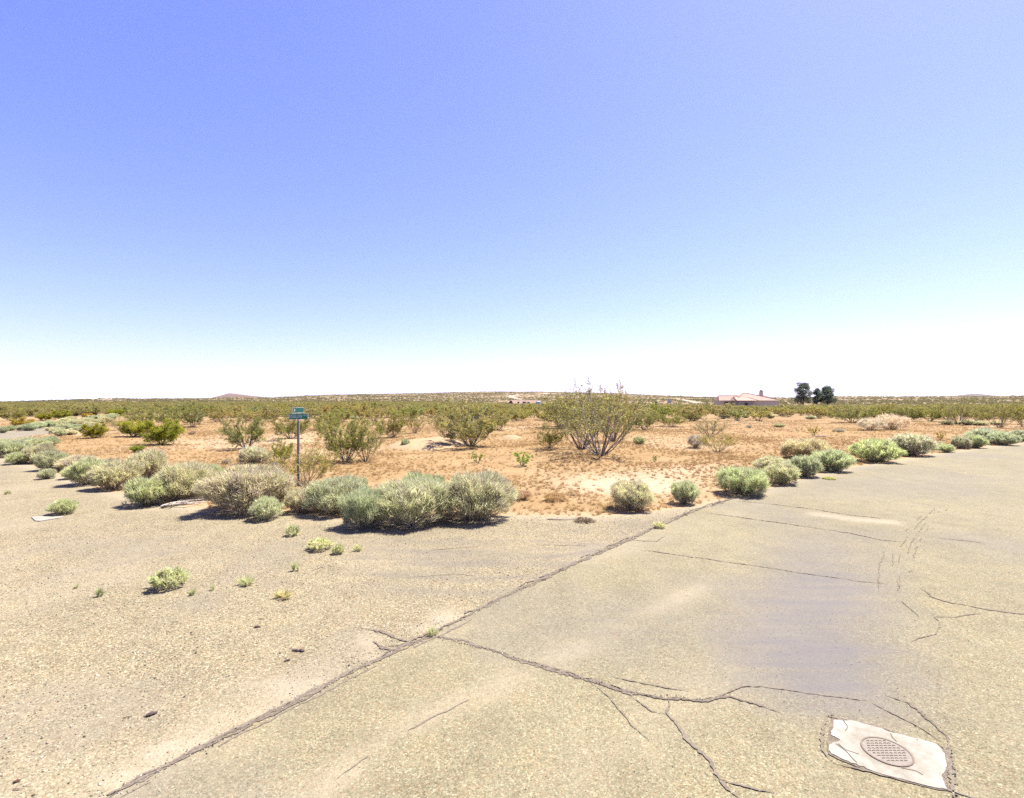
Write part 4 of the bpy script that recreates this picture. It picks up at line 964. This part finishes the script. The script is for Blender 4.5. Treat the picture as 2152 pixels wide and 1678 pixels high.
def chunk(px, py, lpx, label, ang=0, thick=.35, name='wood_fragment', col=(.08, .058, .055)):
    x0, y0 = flat(px, py); L = lpx * .85 * y0 / FPX; V = []
    r = np.random.default_rng(int(px)); n = 9; sides = 6; S = Soup(); ring = []
    for i in range(n):
        t = i / (n - 1); rad = L * thick * .5 * (math.sin(math.pi * (.08 + .84 * t)) ** .5) * r.uniform(.55, 1.15)
        cy = r.normal(0, L * .03)
        ring.append([(x0 + (t - .5) * L * math.cos(ang), y0 + (t - .5) * L * math.sin(ang) + cy + math.cos(a) * rad, max(.009, .010 + rad * .5 + math.sin(a) * rad * .6)) for a in np.arange(sides) / sides * 6.283])
    ring = np.array(ring); T = []
    for i in range(n - 1):
        for s_ in range(sides):
            a, b, c, d = ring[i, s_], ring[i, (s_ + 1) % sides], ring[i + 1, (s_ + 1) % sides], ring[i + 1, s_]; T += [(a, b, c), (a, c, d)]
    S.tris(np.array(T), np.array(col)); tag(link(name, S.mesh(name, M_wood)), label, 'wood fragment', LG)
chunk(540, 1320, 16, 'small oval piece of dark wood, nearest below the tiny sliver', .1, .4)
chunk(548, 1303, 14, 'tiny dark sliver of wood above the small oval piece', .1, .2)
chunk(627, 1370, 34, 'longest knobbly dark stick, upper one of a pair on the gravel', -.15, .28)
chunk(603, 1391, 16, 'short forked dark stick, lower one of a pair on the gravel', .5, .45)
chunk(318, 1505, 22, 'dark clod with ragged edge on the near gravel', .6, .6)
chunk(268, 1510, 18, 'thin dark twig lying left of the ragged clod', .5, .2)
chunk(35, 1646, 14, 'reddish-brown nugget in the lower left corner', .6, .7, col=(.10, .05, .035))
chunk(36, 1662, 22, 'thin dark curl beside the reddish-brown nugget', 0, .16)
chunk(1142, 1221, 14, 'dark flat sliver beside the long crack halfway up', 0, .3)
chunk(712, 1285, 12, 'little dark twig right of the yellowish weeds', .2, .2)
# dead flattened clump and the thin twig beside it
rb(1228, 1099, 42, 1087, 'flattened dead grey-brown clump of brush lying on the pavement edge', GREYB[0], (.55, .46, .42), 'dead brush', frac=.2)
sticks('fallen_branch', [[(1150, 1092.5, .0), (1180, 1093, .02), (1208, 1092.5, .0)]], .012, 'thin straight dark stick lying left of the flattened dead clump', 'dead branch', (.20, .16, .13))
# bleached board
x0, y0 = G(1725, 918); V = []; F = []; box(V, F, -.48, .48, -.09, .09, 0, .05)
o = link('wooden_board', pymesh('wooden_board', V, F, M_lumber), loc=(x0, y0, tz(x0, y0) + .03)); o.rotation_euler = (0, .02, .15)
tag(o, 'bleached board lying flat on the orange dirt of the right field', 'board')
# pale concrete marker
pts = [(66, 1089), (80, 1087), (110, 1088.5), (136, 1086.5), (128, 1090), (104, 1094), (84, 1097), (74, 1096.5)]
q = [flat(*p) for p in pts]; n = len(q); V = [(x, y, -.01) for x, y in q] + [(x, y, .022) for x, y in q]
F = [tuple(range(n, 2 * n))[::-1]] + [(i, (i + 1) % n, n + (i + 1) % n, n + i) for i in range(n)]
tag(link('concrete_marker', pymesh('concrete_marker', V, F, M_conc)), 'pale concrete patch half buried in the gravel at the left', 'concrete slab')

# ------------------------------------------------------------------ survey-well slab with its round cover
def P3(px, py, z=0):
    Y_ = (CAM_H - z) * FPX / (py - 839.0); return np.array([PX(px, Y_), Y_, z])
slab = empty('manhole_slab', (*flat(1868, 1585), .0)); tag(slab, 'white square concrete collar with a round metal lid set in the road at the lower right', 'manhole')
base = np.array([slab.location.x, slab.location.y, 0])
op = [(1751, 1514), (1762, 1512), (1775, 1515), (1790, 1514), (1830, 1525), (1850, 1531), (1900, 1546), (1930, 1553), (1965, 1562), (1975, 1571), (1985, 1583), (1990, 1610), (1985, 1622), (1979, 1630), (1984, 1644), (1990, 1658),
      (1975, 1657), (1930, 1646), (1880, 1634), (1840, 1622), (1815, 1612), (1790, 1603), (1765, 1592), (1752, 1586), (1742, 1577), (1742, 1566), (1750, 1561), (1762, 1558), (1765, 1554), (1757, 1549), (1748, 1545), (1746, 1538), (1751, 1531)]
q = []
rr = np.random.default_rng(1)
for i in range(len(op)):
    a = np.array(op[i], float); b = np.array(op[(i + 1) % len(op)], float)
    for t in (0, .33, .66): p = a + (b - a) * t + rr.normal(0, .7, 2); q.append(P3(p[0], p[1], .016) - base)
n = len(q); V = [tuple(p) for p in q] + [(p[0], p[1], -.02) for p in q]
# top as a fan grid so it stays flat, rim as walls
F = [tuple(range(n))[::-1]] + [(i, n + i, n + (i + 1) % n, (i + 1) % n) for i in range(n)]
link('concrete_collar', pymesh('concrete_collar', V, F, M_conc), slab)
# dark gap around the collar
W = []
gp = [P3(*p, .0115) - base for p in [(1746, 1510), (1800, 1519), (1860, 1533), (1930, 1553), (1976, 1566), (1988, 1580), (1993, 1610), (1990, 1630), (1995, 1662), (1975, 1661), (1900, 1643), (1850, 1628), (1800, 1611), (1760, 1595), (1740, 1584), (1738, 1560), (1742, 1535)]]
V = [tuple(p) for p in gp]; link('gap_filler', pymesh('gap_filler', V, [tuple(range(len(V)))[::-1]], M_crack), slab)
c0 = P3(1864, 1578, .018) - base; RL = .145
# radius measured from the ellipse: left 1809, right 1920
aL = P3(1809, 1567, .018); aR = P3(1920, 1592, .018); RL = float(np.linalg.norm(aR - aL)) / 2; c0 = (aL + aR) / 2 - base
CONC_C.inputs[1].default_value = tuple(c0)
def disc(r0, r1, z0, z1, n=56):
    V = []; F = []
    for i in range(n):
        a = 2 * math.pi * i / n; V += [(r0 * math.cos(a), r0 * math.sin(a), z1), (r1 * math.cos(a), r1 * math.sin(a), z1), (r1 * math.cos(a), r1 * math.sin(a), z0)]
    for i in range(n):
        j = (i + 1) % n; F += [(3 * i, 3 * i + 1, 3 * j + 1, 3 * j), (3 * i + 1, 3 * i + 2, 3 * j + 2, 3 * j + 1)]
    return V, F
V, F = disc(RL * .93, RL, -.01, .004); link('lid_ring', pymesh('lid_ring', V, F, M_iron2), slab, c0)
V, F = disc(0.0, RL * .925, -.01, .001); lid = link('lid', pymesh('lid', V, F, M_iron), slab, c0)
S = Soup(); row = 0
for iy in range(-8, 9):
    for ix in range(-8, 9):
        sx = RL / 5.2; cx_ = (ix + (.5 if iy % 2 else 0)) * sx * 1.0; cy_ = iy * sx * .86
        if math.hypot(cx_, cy_) > RL * .82: continue
        A = [np.array([cx_ + math.cos(t) * sx * .36, cy_ + math.sin(t) * sx * .30, .0028]) for t in np.linspace(.3, 2.8, 5)]
        A = np.array(A); S.tubes(A[:-1], A[1:], .0022, .0022, np.array((.128, .106, .085)) * rr.uniform(.8, 1.3), 4)
link('tread', S.mesh('tread', M_wood), lid)
for pts in ([(1772, 1513), (1778, 1521), (1781, 1529), (1775, 1536)], [(1871, 1541), (1876, 1551), (1884, 1559)], [(1757, 1563), (1780, 1580), (1800, 1602)], [(1762, 1563), (1778, 1576), (1803, 1584)], [(1895, 1614), (1925, 1620), (1940, 1629)]):
    A = np.array([P3(*p, .0185) for p in pts]) - base; W = Soup(); Q = [A[0]]
    for a, b in zip(A[:-1], A[1:]):
        for t in (.33, .66, 1): Q.append(a + (b - a) * t + rr.normal(0, .002, 3) * [1, 1, 0])
    Q = np.array(Q); t = unit(np.gradient(Q, axis=0)); nn = np.c_[-t[:, 1], t[:, 0], 0 * t[:, 0]] * .0022
    A_, B_ = Q + nn, Q - nn; W.tris(np.concatenate([np.stack([A_[:-1], A_[1:], B_[1:]], 1), np.stack([A_[:-1], B_[1:], B_[:-1]], 1)])[:, ::-1], np.array((.075, .06, .045)))
    link('concrete_crack', W.mesh('concrete_crack', M_wood), slab)

# ------------------------------------------------------------------ street sign
sx_, sy_ = PX(627, 14.7), 14.7
sign = empty('street_sign', (sx_, sy_, 0)); tag(sign, 'street name sign with two green blades reading BIGELOW AVE on a dark square post', 'street sign')
V = []; F = []; box(V, F, -.027, .027, -.027, .027, -.1, 1.86); link('post', pymesh('post', V, F, M_post), sign)
V = []; F = []
S = Soup(); hz_ = [(-.0358, .1 + .12 * k) for k in range(14)]
V = []; F = []
for _, z in hz_: box(V, F, -.006, .006, -.0295, -.0285, z, z + .012)
link('post_holes', pymesh('post_holes', V, F, M_black), sign)
V = []; F = []; box(V, F, -.03, .03, -.03, .03, 1.862, 1.925); link('bracket', pymesh('bracket', V, F, M_galv), sign)
def z_at(py, Yv): return CAM_H - (py - 839) / FPX * Yv
def blade(w, h, mat, texts, tilt_rz, zc, name='sign_blade', dx=0):
    b = empty(name, (dx, 0, zc), tilt_rz); b.parent = sign
    V = []; F = []; box(V, F, -w / 2, w / 2, -.004, .004, -h / 2, h / 2); link('panel', pymesh('panel', V, F, mat), b)
    t = .007; V = []; F = []
    box(V, F, -w / 2 - t, w / 2 + t, -.006, .006, h / 2, h / 2 + t); box(V, F, -w / 2 - t, w / 2 + t, -.006, .006, -h / 2 - t, -h / 2)
    box(V, F, -w / 2 - t, -w / 2, -.0058, .0058, -h / 2, h / 2); box(V, F, w / 2, w / 2 + t, -.0058, .0058, -h / 2, h / 2); link('border', pymesh('border', V, F, M_white), b)
    for txt, size, tx, tzz, sxx in texts:
        cu = bpy.data.curves.new('lettering', 'FONT'); cu.body = txt; cu.size = size; cu.extrude = .0006; cu.align_x = 'CENTER'; cu.align_y = 'CENTER'; cu.space_character = 1.08
        cu.materials.append(M_faded); cu.offset = .0012
        tmp = bpy.data.objects.new('tmp', cu); C.objects.link(tmp); bpy.context.view_layer.update()
        me = bpy.data.meshes.new_from_object(tmp.evaluated_get(bpy.context.evaluated_depsgraph_get())); me.name = 'lettering'
        bpy.data.objects.remove(tmp); bpy.data.curves.remove(cu)
        o = link('lettering', me, b, (tx, -.0056, tzz)); o.rotation_euler = (radians(90), 0, 0); o.scale = (sxx, 1, 1)
    return b
zL = z_at(875.5, 14.7); zU = z_at(862.5, 14.7)
blade(.57, .150, M_green, [('BIGELOW', .140, -.085, 0, .64), ('AVE', .065, .205, .035, .85)], radians(-6), zL)
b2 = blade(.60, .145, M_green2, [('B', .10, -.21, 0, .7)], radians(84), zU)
V = []; F = []; box(V, F, -.018, .018, -.02, .02, zL + .082, zU - .082); link('spacer', pymesh('spacer', V, F, M_galv), sign)

# far street sign and white board
def small_sign(px, D, w, h, ztop, mat, label, cat, name, legs=1):
    x = PX(px, D); z0 = tz(x, D); o = empty(name, (x, D, z0)); V = []; F = []; box(V, F, -w / 2, w / 2, -.02, .02, ztop - h, ztop); link('panel', pymesh('panel', V, F, mat), o)
    for k in range(legs):
        xx = 0 if legs == 1 else (-w * .4, w * .4)[k]; V = []; F = []; box(V, F, xx - .04, xx + .04, .021, .09, -.1, ztop); link('post', pymesh('post', V, F, M_post), o)
    tag(o, label, cat)
small_sign(1379, 150, .62, .55, 2.35, M_green, 'tiny far-off green street sign on a post beyond the scrub', 'street sign', 'street_sign')
small_sign(1406, 152, 1.0, 1.1, 3.0, M_white, 'tiny far-off white board sign right of the far green sign', 'sign', 'board_sign', 2)

# black box by the left scrub
x, D = PX(199, 78), 78.0; o = empty('utility_box', (x, D, tz(x, D)), .2)
V = []; F = []; box(V, F, -.24, .24, -.2, .2, .02, .52); link('cabinet', pymesh('cabinet', V, F, M_black), o)
V = []; F = []; box(V, F, -.28, .28, -.24, .24, .523, .58); link('lid', pymesh('lid', V, F, M_black), o); tag(o, 'small black box standing on bare dirt at the edge of the left scrub', 'utility box')

# ------------------------------------------------------------------ houses
def hip(V, F, x0, x1, y0, y1, ze, zr, rx0, rx1, ry=None, ov=.5):
    x0 -= ov; x1 += ov; y0 -= ov; y1 += ov; ym = (y0 + y1) / 2 if ry is None else ry; b = len(V)
    V += [(x0, y0, ze), (x1, y0, ze), (x1, y1, ze), (x0, y1, ze), (rx0, ym, zr), (rx1, ym, zr)]
    F += [(b, b + 1, b + 5, b + 4), (b + 1, b + 2, b + 5), (b + 2, b + 3, b + 4, b + 5), (b + 3, b, b + 4), (b, b + 3, b + 2, b + 1)]
    return [(b, b + 4), (b + 1, b + 5), (b + 4, b + 5)]
# house B: terracotta roof
D = 215.0; X0 = PX(1573, D); z0 = tz(X0, D) - .1; hb = empty('house', (X0, D, z0)); tag(hb, 'long low house with a pale terracotta hipped roof and a chimney, beside the dark pines', 'house')
w = lambda px: PX(px, D) - X0
zz = lambda py: z_at(py, D) - z0
V = []; F = []; box(V, F, w(1549), w(1636), 0, 12, 0, zz(842.5)); box(V, F, w(1520), w(1549) - .003, 4, 10, 0, zz(842.5)); link('wall', pymesh('wall', V, F, M_stucco2), hb)
for i, (a, b_, c, d_, e1, e2, r0, r1) in enumerate([(1549, 1636, 0, 12, 842, 826.5, 1575, 1583), (1520, 1566, 4, 10, 842, 832, 1524, 1566), (1545, 1585, -2, 9, 842, 834.5, 1549, 1575), (1590, 1642, 2, 14, 842, 830.5, 1600, 1618)]):
    V = []; F = []; E = hip(V, F, w(a), w(b_), c, d_, zz(e1) - .012 * i, zz(e2), w(r0), w(r1)); rf = link('roof', pymesh('roof', V, F, M_roofB), hb)
    S = Soup()
    for p, q_ in E: S.tubes([np.array(V[p]) + (0, 0, .05)], [np.array(V[q_]) + (0, 0, .05)], .13, .13, np.array((.20, .11, .08)), 4)
    link('ridge_tiles', S.mesh('ridge_tiles', M_wood), rf)
V = []; F = []; box(V, F, w(1545) + .6, w(1585) - 1.2, -2, .5, 0, zz(842.6)); link('wall', pymesh('wall', V, F, M_stucco), hb)
V = []; F = []; box(V, F, w(1610.3), w(1616.2), 5, 6.2, zz(838), zz(822)); ch = link('chimney', pymesh('chimney', V, F, M_stucco2), hb)
V = []; F = []; box(V, F, w(1611.5), w(1615), 5.2, 6, zz(821.98), zz(819.8)); link('chimney_cap', pymesh('chimney_cap', V, F, M_ridge), ch)
V = []; F = []; box(V, F, w(1530), w(1538), 3.9, 3.998, 1.6, 2.8); link('window', pymesh('window', V, F, M_dark), hb)
V = []; F = []; box(V, F, w(1560), w(1567), -2.1, -2.002, 1.2, 2.4); link('window', pymesh('window', V, F, M_dark), hb)
# house A: tan walls, brown gable roof
D = 300.0; X0 = PX(1100, D); z0 = tz(X0, D) - .1; ha = empty('house', (X0, D, z0)); tag(ha, 'small distant tan house with a brown gable roof below the curved dirt track', 'house')
w = lambda px: PX(px, D) - X0
zz = lambda py: z_at(py, D) - z0
ze, zr_ = zz(848.5), zz(841.3)
V = []; F = []; box(V, F, w(1066), w(1133), 0, 9, 0, ze)
b = len(V); xg = w(1066); V += [(xg - .002, 0, ze), (xg - .002, 9, ze), (xg + 3.2, 4.5, zr_ - .05), (xg + .3, 9, ze), (xg + .3, 0, ze)]; F += [(b, b + 2, b + 1)]
link('wall', pymesh('wall', V, F, M_stucco), ha)
V = []; F = []
rx0, rx1 = w(1074), w(1129)
V += [(w(1079), -1, ze - .1), (w(1116), -1, ze - .1), (w(1120), 1, ze + .25), (w(1127), 1, ze + .25), (rx1, 4.5, zr_), (rx0, 4.5, zr_), (w(1066), 10, ze - .1), (w(1133), 10, ze - .1)]
F += [(0, 1, 2, 3, 4, 5), (5, 4, 7, 6)]; link('roof', pymesh('roof', V, F, M_roofA), ha)
V = []; F = []; box(V, F, w(1087.5), w(1091.5), -.08, -.002, .6, 2.1 + .8); link('window', pymesh('window', V, F, M_dark), ha)
V = []; F = []; box(V, F, w(1098), w(1105), -.08, -.002, .4, 2.9); link('door', pymesh('door', V, F, M_dark), ha)
V = []; F = []; box(V, F, w(1108), w(1113), -.08, -.002, .8, 2.7); link('window', pymesh('window', V, F, M_dark), ha)
# water tank and shed
D = 285.0; x = PX(1131.5, D); z0 = tz(x, D); V, F = disc(0, 1.5, -.1, z_at(844.5, D) - z0, 24); m_ = pymesh('water_tank', V, F, M_tank)
tk = empty('water_tank', (x, D, z0)); link('drum', m_, tk); cone = [(1.5 * math.cos(a), 1.5 * math.sin(a), z_at(844.5, D) - z0 + .004) for a in np.arange(24) / 24 * 6.2832] + [(0, 0, z_at(843, D) - z0)]
link('domed_top', pymesh('domed_top', cone, [(i, (i + 1) % 24, 24) for i in range(24)], M_tank), tk); tag(tk, 'pale blue round water tank at the right end of the distant tan house', 'water tank')
D = 290.0; x = PX(1156, D); z0 = tz(x, D); sh = empty('shed', (x, D, z0)); V = []; F = []; box(V, F, -1.5, 1.5, 0, 3, -.1, z_at(848.5, D) - z0); link('wall', pymesh('wall', V, F, M_stucco), sh)
V = []; F = []; E = hip(V, F, -1.5, 1.5, 0, 3, z_at(848.6, D) - z0 + .02, z_at(846.3, D) - z0, -1, 1, ov=.2); link('roof', pymesh('roof', V, F, M_roofA), sh); tag(sh, 'tiny pale shed right of the blue water tank', 'shed')

# ------------------------------------------------------------------ dark pines
def pine(px, D, wpx, ty, seed, label, col):
    x = PX(px, D); z0 = tz(x, D); H = z_at(ty, D) - z0; w = wpx / FPX * D * 1.12; r = np.random.default_rng(seed); S = Soup(); W = Soup()
    nb = int(34 * w / 7 * H / 8) + 10; zc = r.uniform(.16, .93, nb) ** .9; prof = np.sin(np.pi * np.clip(zc * .86 + .12, 0, 1)) ** .6
    a = r.uniform(0, 6.28, nb); rad = w * .5 * prof * r.uniform(.25, .86, nb); cpos = np.c_[np.cos(a) * rad, np.sin(a) * rad, zc * H]; cpos[-1] = (0, 0, H * .92); cpos[-2] = (w * .08, 0, H * .85)
    cr_ = r.uniform(.5, 1.0, nb) * w * .15 + .1
    nl = 260; ci = np.repeat(np.arange(nb), nl); d = unit(r.normal(size=(nb * nl, 3))); c = cpos[ci] + d * (cr_[ci] * r.uniform(.5, 1.05, nb * nl))[:, None] * [1, 1, .8]
    ax = unit(d + r.normal(0, .5, d.shape) + [0, 0, .2]) * r.uniform(.22, .48, (len(c), 1)); sd = unit(np.cross(ax, r.normal(size=ax.shape))) * .055
    k = r.uniform(.7, 1.35, nb)[ci][:, None] * r.uniform(.8, 1.2, (len(c), 1)); S.tris(np.stack([c - sd, c + sd, c + ax], 1), np.array(col) * k)
    W.tubes([(0, 0, -.2)], [(w * .02, 0, H * .5)], .22, .14, np.array((.12, .085, .06)), 7); W.tubes([(w * .02, 0, H * .5)], [(0, 0, H * .9)], .14, .05, np.array((.12, .085, .06)), 7)
    st = np.c_[np.zeros(nb), np.zeros(nb), np.maximum(cpos[:, 2] - rad * .5, .6)]; W.tubes(st, cpos, .07, .03, np.array((.12, .085, .06)), 4)
    o = empty('pine_tree', (x, D, z0)); link('crown', S.mesh('crown', M_leaf), o); link('trunk', W.mesh('trunk', M_wood), o); tag(o, label, 'tree', 'dark pines beside the terracotta-roofed house')
pine(1688, 228, 37, 803.5, 1, 'tallest dark pine, leftmost of the three beside the terracotta-roofed house', (.10, .122, .072))
pine(1717, 231, 20, 816, 2, 'smallest thin pine, in the middle of the three', (.10, .125, .09))
pine(1738, 228, 35, 811, 3, 'dense round dark pine, rightmost of the three', (.078, .11, .062))
# two utility poles far left
for px, lb in ((372, 'tiny left one of two far utility poles on the left skyline'), (434, 'tiny right one of two far utility poles, beside the red hill')):
    D = 700.0; x = PX(px, D); z0 = float(relief(np.array([x]), np.array([D]))[0]); o = empty('utility_pole', (x, D, z0))
    S = Soup(); S.tubes([(0, 0, -1)], [(0, 0, 7.5)], .14, .10, np.array((.14, .10, .08)), 6); link('pole', S.mesh('pole', M_wood), o)
    V = []; F = []; box(V, F, -1.1, 1.1, .11, .22, 6.8, 6.95); link('crossarm', pymesh('crossarm', V, F, M_post), o); tag(o, lb, 'utility pole', 'utility poles')
